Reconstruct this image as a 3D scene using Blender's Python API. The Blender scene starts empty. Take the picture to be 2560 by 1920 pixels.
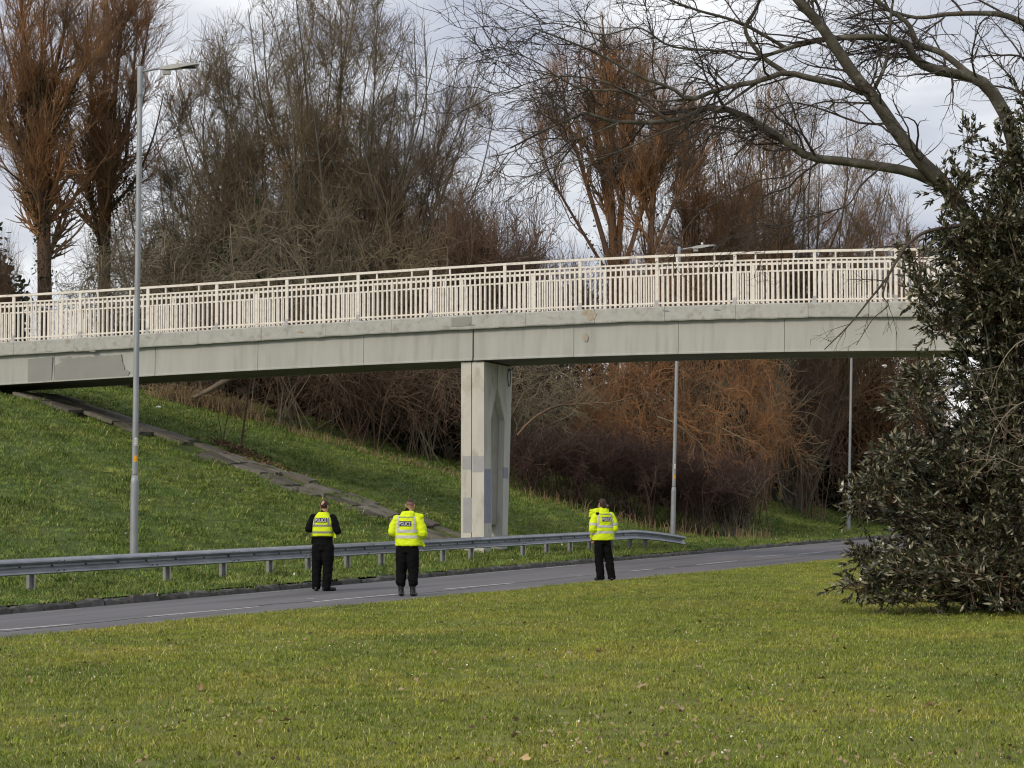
import bpy, math, random
import numpy as np
from mathutils import Vector, noise as mnoise
from mathutils.bvhtree import BVHTree

R = math.radians
SC = bpy.context.scene
COL = SC.collection
random.seed(7)

# ------------------------------------------------------------------ camera
F, CX, CY, HC = 5600.0, 1280.0, 960.0, 1.88          # focal length in photo pixels, camera height above the road
PIT = math.atan(275.0 / F)
cam = bpy.data.objects.new('camera', bpy.data.cameras.new('camera'))
COL.objects.link(cam)
cam.location = (0, 0, HC)
cam.rotation_euler = (R(90) + PIT, 0, 0)
cam.data.sensor_width = 36
cam.data.lens = F / 2560 * 36
cam.data.clip_start = 0.5
cam.data.clip_end = 3000
SC.camera = cam

# ------------------------------------------------------------------ sky, sun, exposure
SUN_EL, SUN_AZ = 30.0, 222.0      # azimuth clockwise from +Y: behind the camera, to the left
w = bpy.data.worlds.new('World'); SC.world = w; w.use_nodes = True
nt = w.node_tree; nt.nodes.clear()
def wn(t, **k):
    n = nt.nodes.new(t)
    for a, b in k.items(): setattr(n, a, b)
    return n
sky = wn('ShaderNodeTexSky', sky_type='NISHITA', sun_disc=False, sun_elevation=R(SUN_EL), sun_rotation=R(SUN_AZ))
bg1 = wn('ShaderNodeBackground'); bg1.inputs[1].default_value = 0.08
nt.links.new(sky.outputs[0], bg1.inputs[0])
tc = wn('ShaderNodeTexCoord'); mp = wn('ShaderNodeMapping'); mp.inputs['Scale'].default_value = (1, 1, 2.6)
nt.links.new(tc.outputs['Generated'], mp.inputs[0])
n1 = wn('ShaderNodeTexNoise'); n1.inputs['Scale'].default_value = 5.2; n1.inputs['Detail'].default_value = 6; n1.inputs['Distortion'].default_value = 0.4
nt.links.new(mp.outputs[0], n1.inputs[0])
cr = wn('ShaderNodeValToRGB')
e = cr.color_ramp.elements
e[0].position = 0.38; e[0].color = (0.42, 0.44, 0.53, 1)
e[1].position = 0.64; e[1].color = (0.98, 0.98, 0.98, 1)
m_ = e.new(0.5); m_.color = (0.62, 0.635, 0.68, 1)
nt.links.new(n1.outputs[0], cr.inputs[0])
bg2 = wn('ShaderNodeBackground'); bg2.inputs[1].default_value = 0.86
nt.links.new(cr.outputs[0], bg2.inputs[0])
mx = wn('ShaderNodeMixShader'); mx.inputs[0].default_value = 0.88
nt.links.new(bg1.outputs[0], mx.inputs[1]); nt.links.new(bg2.outputs[0], mx.inputs[2])
wo = wn('ShaderNodeOutputWorld'); nt.links.new(mx.outputs[0], wo.inputs[0])

sl = bpy.data.lights.new('sun', 'SUN'); sl.energy = 1.5; sl.angle = R(11); sl.color = (1.0, 0.87, 0.70)
so = bpy.data.objects.new('sun', sl); COL.objects.link(so)
sd = Vector((math.sin(R(SUN_AZ)) * math.cos(R(SUN_EL)), math.cos(R(SUN_AZ)) * math.cos(R(SUN_EL)), math.sin(R(SUN_EL))))
so.rotation_euler = sd.to_track_quat('Z', 'Y').to_euler()
so.location = (0, 0, 60)
vs = SC.view_settings
SC.cycles.pixel_filter_type = 'BLACKMAN_HARRIS'; SC.cycles.filter_width = 1.15
vs.view_transform = 'Standard'; vs.look = 'None'; vs.exposure = 0.5; vs.gamma = 1.0; vs.use_curve_mapping = False

# ------------------------------------------------------------------ picture -> place (only for measuring positions)
CP, SP = math.cos(PIT), math.sin(PIT)
def ray(px, py):
    a, c = (px - CX) / F, (CY - py) / F
    return a, CP - SP * c, SP + CP * c
D = 2560 / 2212.0
def at_z(px, py, z=0.0):
    a, b, c = ray(px, py); t = (z - HC) / c
    return np.array((a * t, b * t, z))
def at_y(px, py, Y):
    a, b, c = ray(px, py); t = Y / b
    return np.array((a * t, Y, HC + c * t))

# road frame: u along the road, v across it to the far side
K0 = np.array((0.0, 55.6)); RU = np.array((0.3629, 0.9318)); RN = np.array((-0.9318, 0.3629))
def uv(x, y):
    d = (x - K0[0], y - K0[1])
    return d[0] * RU[0] + d[1] * RU[1], d[0] * RN[0] + d[1] * RN[1]
def xy(u, v):
    return K0[0] + u * RU[0] + v * RN[0], K0[1] + u * RU[1] + v * RN[1]
PV = np.array([-2, 0, 1.7, 3.6, 4.8, 6.3, 8.5, 11.1, 14.2, 17.5, 20, 23, 28, 40, 600])
PZ = np.array([.10, .12, .15, .21, .50, 1.04, 1.78, 2.6, 3.62, 4.72, 5.3, 5.65, 5.9, 6.1, 6.5])
def bank_z(v): return np.interp(v, PV, PZ)
def ground_z(x, y):
    u, v = uv(x, y)
    return float(bank_z(v))

# ------------------------------------------------------------------ materials
MATS = {}
def mat(name, c1, c2=None, scale=4.0, rough=0.8, bump=0.0, bscale=40.0, metal=0.0, lo=0.35, hi=0.65, c3=None, s3=0.6, squash=(1, 1, 1), spec=0.3, coords='Object', rnd=0.0, detail=5.0):
    if name in MATS: return MATS[name]
    m = bpy.data.materials.new(name); m.use_nodes = True
    t = m.node_tree; b = t.nodes['Principled BSDF']
    b.inputs['Roughness'].default_value = rough; b.inputs['Metallic'].default_value = metal
    b.inputs['Specular IOR Level'].default_value = spec
    N = lambda k: t.nodes.new(k)
    L = t.links.new
    if coords == 'World':
        src = N('ShaderNodeNewGeometry').outputs['Position']
    else:
        src = N('ShaderNodeTexCoord').outputs['Object']
    mpn = N('ShaderNodeMapping'); mpn.inputs['Scale'].default_value = squash
    L(src, mpn.inputs[0])
    if c2 is not None:
        nz = N('ShaderNodeTexNoise'); nz.inputs['Scale'].default_value = scale; nz.inputs['Detail'].default_value = detail
        nz.inputs['Roughness'].default_value = 0.6
        L(mpn.outputs[0], nz.inputs[0])
        mr = N('ShaderNodeMapRange'); mr.inputs[1].default_value = lo; mr.inputs[2].default_value = hi
        L(nz.outputs[0], mr.inputs[0])
        mix = N('ShaderNodeMix'); mix.data_type = 'RGBA'
        mix.inputs[6].default_value = (*c1, 1); mix.inputs[7].default_value = (*c2, 1)
        L(mr.outputs[0], mix.inputs[0])
        out = mix.outputs[2]
        if c3 is not None:
            nz3 = N('ShaderNodeTexNoise'); nz3.inputs['Scale'].default_value = scale * s3; nz3.inputs['Detail'].default_value = 6
            mp3 = N('ShaderNodeMapping'); mp3.inputs['Location'].default_value = (13.1, 7.7, 3.3); mp3.inputs['Scale'].default_value = squash
            L(src, mp3.inputs[0]); L(mp3.outputs[0], nz3.inputs[0])
            mr3 = N('ShaderNodeMapRange'); mr3.inputs[1].default_value = 0.53; mr3.inputs[2].default_value = 0.68
            L(nz3.outputs[0], mr3.inputs[0])
            mix3 = N('ShaderNodeMix'); mix3.data_type = 'RGBA'
            L(out, mix3.inputs[6]); mix3.inputs[7].default_value = (*c3, 1); L(mr3.outputs[0], mix3.inputs[0])
            out = mix3.outputs[2]
        if rnd:
            oi = N('ShaderNodeObjectInfo')
            hs = N('ShaderNodeHueSaturation')
            m2 = N('ShaderNodeMapRange'); m2.inputs[3].default_value = 1 - rnd; m2.inputs[4].default_value = 1 + rnd
            L(oi.outputs['Random'], m2.inputs[0]); L(m2.outputs[0], hs.inputs['Value'])
            L(out, hs.inputs['Color']); out = hs.outputs[0]
        L(out, b.inputs['Base Color'])
    else:
        b.inputs['Base Color'].default_value = (*c1, 1)
    if bump:
        nb = N('ShaderNodeTexNoise'); nb.inputs['Scale'].default_value = bscale; nb.inputs['Detail'].default_value = 4
        L(mpn.outputs[0], nb.inputs[0])
        bp = N('ShaderNodeBump'); bp.inputs['Strength'].default_value = bump; bp.inputs['Distance'].default_value = 0.02
        L(nb.outputs[0], bp.inputs['Height']); L(bp.outputs[0], b.inputs['Normal'])
    MATS[name] = m
    return m

# ------------------------------------------------------------------ mesh helpers
def mesh_np(name, V, faces=None, quads=None, tris=None):
    me = bpy.data.meshes.new(name)
    V = np.asarray(V, dtype=np.float32)
    if faces is not None:
        me.from_pydata([tuple(map(float, p)) for p in V], [], faces)
    else:
        q = np.asarray(quads, dtype=np.int32).reshape(-1, 4) if quads is not None else np.zeros((0, 4), np.int32)
        t = np.asarray(tris, dtype=np.int32).reshape(-1, 3) if tris is not None else np.zeros((0, 3), np.int32)
        me.vertices.add(len(V)); me.vertices.foreach_set('co', V.ravel())
        li = np.concatenate([q.ravel(), t.ravel()])
        me.loops.add(len(li)); me.loops.foreach_set('vertex_index', li)
        n = len(q) + len(t)
        st = np.concatenate([np.arange(len(q)) * 4, len(q) * 4 + np.arange(len(t)) * 3]).astype(np.int32)
        me.polygons.add(n); me.polygons.foreach_set('loop_start', st)
        me.update(calc_edges=True)
    return me
def smooth(me, on=True):
    me.polygons.foreach_set('use_smooth', [on] * len(me.polygons)); me.update()
    return me
def obj(name, me, m=None, parent=None, loc=None, **props):
    o = bpy.data.objects.new(name, me); COL.objects.link(o)
    if m is not None and len(me.materials) == 0: me.materials.append(m)
    if parent is not None: o.parent = parent
    if loc is not None: o.location = loc
    for k, v_ in props.items(): o[k] = v_
    return o
def thing(name, loc, label, cat, group=None, rz=0.0):
    o = bpy.data.objects.new(name, None); COL.objects.link(o)
    o.location = loc; o.rotation_euler = (0, 0, rz); o.empty_display_size = 0.3
    o['label'] = label; o['category'] = cat
    if group: o['group'] = group
    return o
def tag(o, label, cat, group=None):
    o['label'] = label; o['category'] = cat
    if group: o['group'] = group
    return o

class MB:
    def __init__(s): s.V = []; s.Fa = []
    def add(s, V, Fs):
        b = len(s.V); s.V += [tuple(map(float, p)) for p in V]; s.Fa += [tuple(i + b for i in f) for f in Fs]; return s
    def hexa(s, P):            # 8 points: bottom ring 4, top ring 4
        return s.add(P, [(3, 2, 1, 0), (4, 5, 6, 7), (0, 1, 5, 4), (1, 2, 6, 5), (2, 3, 7, 6), (3, 0, 4, 7)])
    def box(s, c, d, ax=None):
        c = np.array(c, float); h = np.array(d, float) / 2
        X, Y, Z = (np.eye(3) if ax is None else [np.array(a, float) for a in ax])
        P = [c + sx * h[0] * X + sy * h[1] * Y + sz * h[2] * Z for sz in (-1, 1) for sx, sy in ((-1, -1), (1, -1), (1, 1), (-1, 1))]
        return s.hexa(P)
    def ring(s, rings, cap=True, close=True):      # rings: list of equal-length point lists
        n = len(rings[0]); b = len(s.V)
        for r_ in rings: s.V += [tuple(map(float, p)) for p in r_]
        for k in range(len(rings) - 1):
            for i in range(n if close else n - 1):
                j = (i + 1) % n
                s.Fa.append((b + k * n + i, b + k * n + j, b + (k + 1) * n + j, b + (k + 1) * n + i))
        if cap:
            s.Fa.append(tuple(b + i for i in reversed(range(n))))
            s.Fa.append(tuple(b + (len(rings) - 1) * n + i for i in range(n)))
        return s
    def tube(s, pts, rad, n=8):
        pts = [np.array(p, float) for p in pts]; rings = []
        ref = np.array((0.31, 0.17, 0.93))
        for k, p in enumerate(pts):
            a = pts[max(k - 1, 0)]; c = pts[min(k + 1, len(pts) - 1)]
            T = (c - a) / np.linalg.norm(c - a)
            rf = ref if abs(T @ ref) < 0.95 else np.array((1.0, 0, 0))
            X = np.cross(T, rf); X /= np.linalg.norm(X); Y = np.cross(T, X)
            rr = rad[k] if hasattr(rad, '__len__') else rad
            rings.append([p + rr * (math.cos(q) * X + math.sin(q) * Y) for q in [2 * math.pi * i / n for i in range(n)]])
        return s.ring(rings)
    def build(s, name, m, parent=None, sm=False, loc=None, **props):
        me = bpy.data.meshes.new(name); me.from_pydata(s.V, [], s.Fa)
        if sm:
            me.polygons.foreach_set('use_smooth', [len(p.vertices) <= 4 for p in me.polygons]); me.update()
        return obj(name, me, m, parent, loc, **props)

# vectorised tubes: P (N,K,3), Rr (N,K)
def tubes(P, Rr, S):
    N, K, _ = P.shape
    T = np.gradient(P, axis=1); T /= np.linalg.norm(T, axis=2, keepdims=True) + 1e-9
    a = np.random.default_rng(N + K).normal(size=(N, 1, 3))
    X = a - (a * T).sum(2, keepdims=True) * T; X /= np.linalg.norm(X, axis=2, keepdims=True) + 1e-9
    Y = np.cross(T, X)
    ang = np.arange(S) * 2 * np.pi / S
    V = P[:, :, None, :] + Rr[:, :, None, None] * (np.cos(ang)[None, None, :, None] * X[:, :, None, :] + np.sin(ang)[None, None, :, None] * Y[:, :, None, :])
    idx = np.arange(N * K * S).reshape(N, K, S)
    A = idx[:, :-1, :]; B = np.roll(A, -1, axis=2); C = np.roll(idx[:, 1:, :], -1, axis=2); Dd = idx[:, 1:, :]
    return V.reshape(-1, 3), np.stack([A, B, C, Dd], -1).reshape(-1, 4)
class Acc:
    def __init__(s): s.V = []; s.Q = []; s.n = 0
    def add(s, V, Q): s.V.append(V); s.Q.append(Q + s.n); s.n += len(V)
    def tubes(s, br, S): s.add(*tubes(br[0], br[1], S))
    def mesh(s, name, sm=True):
        me = mesh_np(name, np.concatenate(s.V), quads=np.concatenate(s.Q))
        return smooth(me) if sm else me

def grow(rng, par, total, t0, t1, ang, angsd, length, K, wander, trop, ratio, rmin, lsd=0.3, tpow=1.0, taper=0.6, env=None, rmax=9.0):
    """total child branches on the parent branches par = (P, Rr)"""
    P, Rr = par; N, Kp, _ = P.shape
    seg = np.linalg.norm(P[:, 1:] - P[:, :-1], axis=2).sum(1)
    i = rng.choice(N, size=total, p=seg / seg.sum())
    t = t0 + (t1 - t0) * rng.random(total) ** tpow
    f = t * (Kp - 1); k = np.minimum(f.astype(int), Kp - 2); fr = (f - k)[:, None]
    base = P[i, k] * (1 - fr) + P[i, k + 1] * fr
    r0 = Rr[i, k] * (1 - fr[:, 0]) + Rr[i, k + 1] * fr[:, 0]
    T = P[i, k + 1] - P[i, k]; T /= np.linalg.norm(T, axis=1, keepdims=True) + 1e-9
    d = rng.normal(size=(total, 3)); d -= (d * T).sum(1, keepdims=True) * T; d /= np.linalg.norm(d, axis=1, keepdims=True) + 1e-9
    a = np.radians(rng.normal(ang, angsd, total))[:, None]
    dr = np.cos(a) * T + np.sin(a) * d
    L = length * np.clip(rng.normal(1, lsd, total), 0.35, 1.8) * (1 - taper * t)
    tr = np.array(trop, float)
    if env is not None:
        c, rad = env
        tip = base + dr * L[:, None] + tr * L[:, None] * 0.5
        q = (((tip - c) / rad) ** 2).sum(1)
        L = np.where(q > 1, L * np.clip(1.6 - q, 0.15, 1), L)
    Q = np.zeros((total, K, 3)); Q[:, 0] = base
    st = (L / (K - 1))[:, None]
    for j in range(1, K):
        dr = dr + tr * st / max(length, 0.1) * 1.2 + rng.normal(size=(total, 3)) * wander
        dr /= np.linalg.norm(dr, axis=1, keepdims=True) + 1e-9
        Q[:, j] = Q[:, j - 1] + dr * st
    rb = np.clip(r0 * ratio, rmin, rmax)
    rr = rb[:, None] * np.linspace(1, 0.35, K)[None, :]
    return Q, np.maximum(rr, rmin * 0.55)

def polyset(lines, K):
    """resample hand-laid limbs [(points, r0, r1)] to equal K"""
    Ps, Rs = [], []
    for pts, r0, r1 in lines:
        pts = np.array(pts, float)
        # Catmull-Rom resample
        n = len(pts); ext = np.vstack([2 * pts[0] - pts[1], pts, 2 * pts[-1] - pts[-2]])
        out = []
        for f in np.linspace(0, n - 1, K):
            i = min(int(f), n - 2); t = f - i
            p0, p1, p2, p3 = ext[i], ext[i + 1], ext[i + 2], ext[i + 3]
            out.append(0.5 * (2 * p1 + (p2 - p0) * t + (2 * p0 - 5 * p1 + 4 * p2 - p3) * t * t + (3 * p1 - p0 - 3 * p2 + p3) * t ** 3))
        Ps.append(out); Rs.append(np.linspace(r0, r1, K))
    return np.array(Ps), np.array(Rs)

def leaves(rng, C, Dr, L, W, fold=0.25, droop=0.15):
    """pointed leaves: base C (N,3), direction Dr, length L, half width W -> V, tris"""
    N = len(C)
    Dr = Dr / (np.linalg.norm(Dr, axis=1, keepdims=True) + 1e-9)
    a = rng.normal(size=(N, 3)); S = np.cross(Dr, a); S /= np.linalg.norm(S, axis=1, keepdims=True) + 1e-9
    U = np.cross(S, Dr)
    L = L[:, None]; W = W[:, None]
    V = np.stack([C, C + Dr * L * .35 + S * W - U * 0 + U * W * fold, C + Dr * L * .7 + S * W * .75 + U * W * fold - U * L * droop * .4, C + Dr * L - U * L * droop,
                  C + Dr * L * .7 - S * W * .75 + U * W * fold - U * L * droop * .4, C + Dr * L * .35 - S * W + U * W * fold], 1)
    b = (np.arange(N) * 6)[:, None, None]
    tri = np.array([[0, 1, 5], [1, 2, 4], [1, 4, 5], [2, 3, 4]])[None] + b
    return V.reshape(-1, 3), tri.reshape(-1, 3)

# ================================================================== MATERIAL SET
M_asphalt = mat('asphalt', (.125, .123, .133), (.165, .163, .172), 2.2, .9, .3, 90, c3=(.10, .10, .107), s3=.6, squash=(.06, 1.0, 1), detail=8)
M_line = mat('road_paint', (.62, .62, .60), (.32, .32, .32), 9, .8, coords='World')
M_kerb = mat('kerb_stone', (.075, .072, .068), (.13, .125, .118), 5, .9, .4, 30, coords='World', c3=(.06, .07, .035), rnd=.25)
M_soil = mat('soil', (.05, .045, .03), (.09, .08, .05), 3, .95, coords='World')
M_lawn = mat('lawn_ground', (.10, .125, .02), (.16, .165, .035), .8, .95, coords='World')
M_bank = mat('bank_ground', (.06, .095, .02), (.10, .14, .032), .7, .95, coords='World')
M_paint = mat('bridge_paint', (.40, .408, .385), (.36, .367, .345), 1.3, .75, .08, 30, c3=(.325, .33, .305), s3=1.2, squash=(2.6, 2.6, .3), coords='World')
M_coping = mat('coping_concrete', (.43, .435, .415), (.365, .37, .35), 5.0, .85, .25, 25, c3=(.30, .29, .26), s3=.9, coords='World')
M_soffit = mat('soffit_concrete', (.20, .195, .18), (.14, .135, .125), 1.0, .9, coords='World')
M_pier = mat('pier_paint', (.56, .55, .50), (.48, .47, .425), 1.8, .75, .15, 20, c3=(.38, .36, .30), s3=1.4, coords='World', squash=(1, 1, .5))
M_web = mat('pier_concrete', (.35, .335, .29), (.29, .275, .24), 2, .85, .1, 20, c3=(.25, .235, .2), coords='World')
M_patch = mat('grey_patch_paint', (.365, .365, .38), (.32, .32, .335), 3, .8, coords='World')
M_patch2 = mat('blue_grey_patch_paint', (.30, .31, .38), (.27, .28, .34), 3, .8, coords='World')
M_gpatch = mat('girder_patch_paint', (.275, .28, .265), (.25, .255, .24), 2, .8, coords='World')
M_rust = mat('rust_stain', (.33, .26, .17), (.42, .40, .35), 14, .9, coords='World')
M_rail = mat('rail_paint', (.80, .76, .70), (.72, .68, .62), 5, .5, coords='World', c3=(.60, .55, .47), s3=1.5)
M_foot = mat('rail_foot_paint', (.45, .45, .45), (.36, .36, .36), 8, .6, coords='World')
M_galv = mat('galvanised_steel', (.28, .30, .325), (.34, .36, .385), 7, .55, metal=.35, coords='World', c3=(.28, .29, .31), squash=(1, 1, .3))
M_beam = mat('barrier_steel', (.34, .36, .39), (.24, .255, .285), 5, .38, metal=.8, coords='World', squash=(.3, .3, 1))
M_postb = mat('barrier_post', (.20, .205, .21), (.28, .285, .29), 6, .7, metal=.2, coords='World')
M_dark = mat('dark_metal', (.02, .02, .022))
M_white = mat('white_sticker', (.75, .75, .73))
M_orange = mat('orange_sticker', (.85, .42, .03), (.75, .35, .02), 20, .6)
M_ink = mat('ink', (.03, .03, .03))
M_lantern = mat('lantern_housing', (.36, .365, .36), (.30, .305, .305), 8, .45)
M_slab = mat('old_paving', (.12, .11, .09), (.19, .175, .15), 3, .95, .4, 25, coords='World', c3=(.05, .06, .022), s3=.5, rnd=.35)

B_willow = mat('willow_twig', (.32, .165, .075), (.20, .125, .072), .5, .8, coords='World', c3=(.115, .09, .065), s3=1.4)
B_warm = mat('warm_twig', (.25, .155, .085), (.155, .11, .066), .5, .85, coords='World', c3=(.23, .115, .05), s3=.8)
B_epi = mat('willow_shoot', (.37, .165, .055), (.22, .115, .05), .8, .8, coords='World')
B_willowtrunk = mat('willow_bark', (.13, .075, .045), (.08, .055, .04), 2, .9, .5, 12, coords='World')
B_grey = mat('grey_twig', (.205, .16, .10), (.125, .097, .062), .5, .85, coords='World', c3=(.19, .12, .065), s3=.7)
B_greytrunk = mat('grey_bark', (.13, .125, .105), (.075, .07, .06), 1.5, .9, .5, 12, coords='World')
B_olive = mat('olive_twig', (.22, .19, .125), (.12, .10, .07), .8, .85, coords='World')
B_brown = mat('brown_twig', (.165, .105, .068), (.10, .068, .048), .7, .85, coords='World')
B_purple = mat('purple_twig', (.095, .057, .047), (.062, .04, .036), .8, .85, coords='World')
B_rust = mat('rust_twig', (.34, .17, .07), (.17, .10, .058), .6, .8, coords='World')
B_pale = mat('pale_twig', (.25, .21, .155), (.17, .145, .11), 2, .85, coords='World')
B_limb = mat('smooth_grey_bark', (.115, .105, .085), (.065, .058, .045), 3.5, .85, .6, 14, coords='World', c3=(.17, .16, .13), s3=1.5)
B_limbtwig = mat('dark_twig', (.05, .038, .034), (.075, .06, .05), 1, .85, coords='World')
M_straw = mat('dead_grass', (.34, .25, .14), (.24, .17, .10), 2, .9, coords='World')
M_ivy = mat('ivy_leaf', (.022, .032, .012), (.04, .055, .02), 2, .55, coords='World')
M_fleaf = mat('fallen_leaf', (.36, .25, .13), (.52, .41, .26), 3, .85, coords='World', rnd=.35)
M_darkleaf = mat('dark_fallen_leaf', (.05, .035, .028), (.09, .06, .045), 3, .85, coords='World')
M_daisy = mat('daisy_petal', (.8, .8, .76))
M_soilleaf = mat('leaf_litter', (.13, .07, .045), (.22, .13, .09), 6, .95, coords='World')

def leaf_mat():
    m = bpy.data.materials.new('evergreen_leaf'); m.use_nodes = True
    t = m.node_tree; b = t.nodes['Principled BSDF']; L = t.links.new
    g = t.nodes.new('ShaderNodeNewGeometry')
    nz = t.nodes.new('ShaderNodeTexNoise'); nz.inputs['Scale'].default_value = 6; L(g.outputs['Position'], nz.inputs[0])
    a = t.nodes.new('ShaderNodeMix'); a.data_type = 'RGBA'; a.inputs[6].default_value = (.018, .023, .010, 1); a.inputs[7].default_value = (.052, .056, .026, 1); L(nz.outputs[0], a.inputs[0])
    c = t.nodes.new('ShaderNodeMix'); c.data_type = 'RGBA'; c.inputs[6].default_value = (.17, .165, .10, 1); c.inputs[7].default_value = (.38, .355, .245, 1); L(nz.outputs[0], c.inputs[0])
    r = t.nodes.new('ShaderNodeMath'); r.operation = 'MULTIPLY'; L(g.outputs['Random Per Island'], r.inputs[0]); L(g.outputs['Backfacing'], r.inputs[1])
    r2 = t.nodes.new('ShaderNodeMath'); r2.operation = 'GREATER_THAN'; r2.inputs[1].default_value = 0.38; L(r.outputs[0], r2.inputs[0])
    d = t.nodes.new('ShaderNodeMix'); d.data_type = 'RGBA'; L(r2.outputs[0], d.inputs[0]); L(a.outputs[2], d.inputs[6]); L(c.outputs[2], d.inputs[7])
    L(d.outputs[2], b.inputs['Base Color'])
    b.inputs['Roughness'].default_value = .33; b.inputs['Specular IOR Level'].default_value = .65
    return m
M_leaf = leaf_mat()

def grass_mat(name, cols, scale, rnd):
    m = bpy.data.materials.new(name); m.use_nodes = True
    t = m.node_tree; b = t.nodes['Principled BSDF']; L = t.links.new
    g = t.nodes.new('ShaderNodeNewGeometry'); oi = t.nodes.new('ShaderNodeObjectInfo')
    nz = t.nodes.new('ShaderNodeTexNoise'); nz.inputs['Scale'].default_value = scale; nz.inputs['Detail'].default_value = 5; nz.inputs['Roughness'].default_value = .65
    L(g.outputs['Position'], nz.inputs[0])
    cr = t.nodes.new('ShaderNodeValToRGB'); E = cr.color_ramp.elements
    E[0].position = .32; E[0].color = (*cols[0], 1); E[1].position = .68; E[1].color = (*cols[2], 1)
    q = E.new(.5); q.color = (*cols[1], 1)
    L(nz.outputs[0], cr.inputs[0])
    hs = t.nodes.new('ShaderNodeHueSaturation')
    mr = t.nodes.new('ShaderNodeMapRange'); mr.inputs[3].default_value = 1 - rnd; mr.inputs[4].default_value = 1 + rnd
    L(oi.outputs['Random'], mr.inputs[0]); L(mr.outputs[0], hs.inputs['Value'])
    # a share of blades is dry straw
    mr2 = t.nodes.new('ShaderNodeMath'); mr2.operation = 'GREATER_THAN'; mr2.inputs[1].default_value = .88; L(g.outputs['Random Per Island'], mr2.inputs[0])
    mm = t.nodes.new('ShaderNodeMix'); mm.data_type = 'RGBA'; L(mr2.outputs[0], mm.inputs[0]); L(cr.outputs[0], mm.inputs[6]); mm.inputs[7].default_value = (*cols[3], 1)
    L(mm.outputs[2], hs.inputs['Color']); L(hs.outputs[0], b.inputs['Base Color'])
    b.inputs['Roughness'].default_value = .6; b.inputs['Specular IOR Level'].default_value = .25
    return m
M_grass = grass_mat('lawn_grass', [(.10, .155, .018), (.20, .245, .026), (.31, .285, .046), (.44, .39, .17)], .33, .40)
M_tuss = grass_mat('tussock_grass', [(.085, .14, .02), (.14, .195, .026), (.2, .23, .034), (.38, .34, .15)], .5, .35)
M_bgrass = grass_mat('bank_grass', [(.065, .12, .02), (.14, .205, .036), (.22, .255, .055), (.31, .28, .12)], .6, .45)

# ================================================================== GROUND, ROAD
def grid_mesh(name, us, vs_, fz, m, **props):
    U, Vv = np.meshgrid(us, vs_, indexing='ij')
    X = K0[0] + U * RU[0] + Vv * RN[0]; Y = K0[1] + U * RU[1] + Vv * RN[1]
    Z = fz(U, Vv, X, Y)
    V = np.stack([X, Y, Z], -1).reshape(-1, 3)
    n1_, n2_ = U.shape; I = np.arange(n1_ * n2_).reshape(n1_, n2_)
    q = np.stack([I[:-1, :-1], I[1:, :-1], I[1:, 1:], I[:-1, 1:]], -1).reshape(-1, 4)
    me = smooth(mesh_np(name, V, quads=q))
    return obj(name, me, m, **props)
def sinnoise(X, Y, s, seed):
    r_ = np.random.default_rng(seed); Z = 0
    for k in range(7):
        a = r_.uniform(0, 2 * np.pi); f_ = s * r_.uniform(.5, 1.8); Z = Z + np.sin((X * np.cos(a) + Y * np.sin(a)) * f_ + r_.uniform(0, 6.28))
    return Z / 7
_ru = np.array([-300, -60, -40, -20, 0, 20, 40, 60, 90, 140, 400.]); _rv = np.array([-13., -9, -6, -3, -.001])
_U, _V = np.meshgrid(_ru, _rv, indexing='ij'); _I = np.arange(_U.size).reshape(_U.shape)
road = obj('road', mesh_np('road', np.stack([_U, _V, 0 * _U], -1).reshape(-1, 3), quads=np.stack([_I[:-1, :-1], _I[1:, :-1], _I[1:, 1:], _I[:-1, 1:]], -1).reshape(-1, 4)), M_asphalt, None, (K0[0], K0[1], 0), kind='structure')
road.rotation_euler = (0, 0, math.atan2(RU[1], RU[0])); bpy.context.view_layer.update()

def bankz(U, V, X, Y):
    return bank_z(V) + sinnoise(X, Y, 3.0, 3) * .07 * np.clip((V - 3) / 3, 0, 1) + sinnoise(X, Y, .35, 5) * .12 * np.clip((V - 2) / 5, 0, 1)
us = np.concatenate([[-400, -200, -120, -70], np.arange(-45, 90, .4), [100, 120, 160, 250, 500]])
vs2 = np.concatenate([[.13], np.arange(.3, 30, .35), [32, 36, 42, 55, 80, 140, 300, 600]])
bank = grid_mesh('embankment', us, vs2, bankz, M_bank, kind='structure')

# near edge of the road, as seen: lawn begins there
EDGE_PX = [(0, 1372), (200, 1357), (400, 1338), (600, 1322), (800, 1306), (950, 1293), (1130, 1270), (1300, 1254), (1500, 1234), (1700, 1217), (1830, 1208)]
ep = np.array([uv(*at_z(a * D, b * D, .10)[:2]) for a, b in EDGE_PX])
pf = np.polyfit(ep[:, 0], ep[:, 1], 2)
EU0, EU1 = ep[0, 0] - 3, ep[-1, 0] + 6
def edge_v(u):
    uc = np.clip(u, EU0, EU1)
    return np.polyval(pf, uc)
def lawn_h(W, X, Y):
    return .095 + .20 * np.clip(W / 26, 0, 1) ** .8 + sinnoise(X, Y, 1.1, 11) * .018 + sinnoise(X, Y, .3, 12) * .03 * np.clip(W / 6, 0, 1)
def lawn_xyz(U, W):
    Vv = edge_v(U) - W
    X = K0[0] + U * RU[0] + Vv * RN[0]; Y = K0[1] + U * RU[1] + Vv * RN[1]
    return X, Y, lawn_h(W, X, Y)
def lawn_z(x, y):
    u, v = uv(x, y); W = edge_v(u) - v
    return float(lawn_h(W, x, y))
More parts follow.
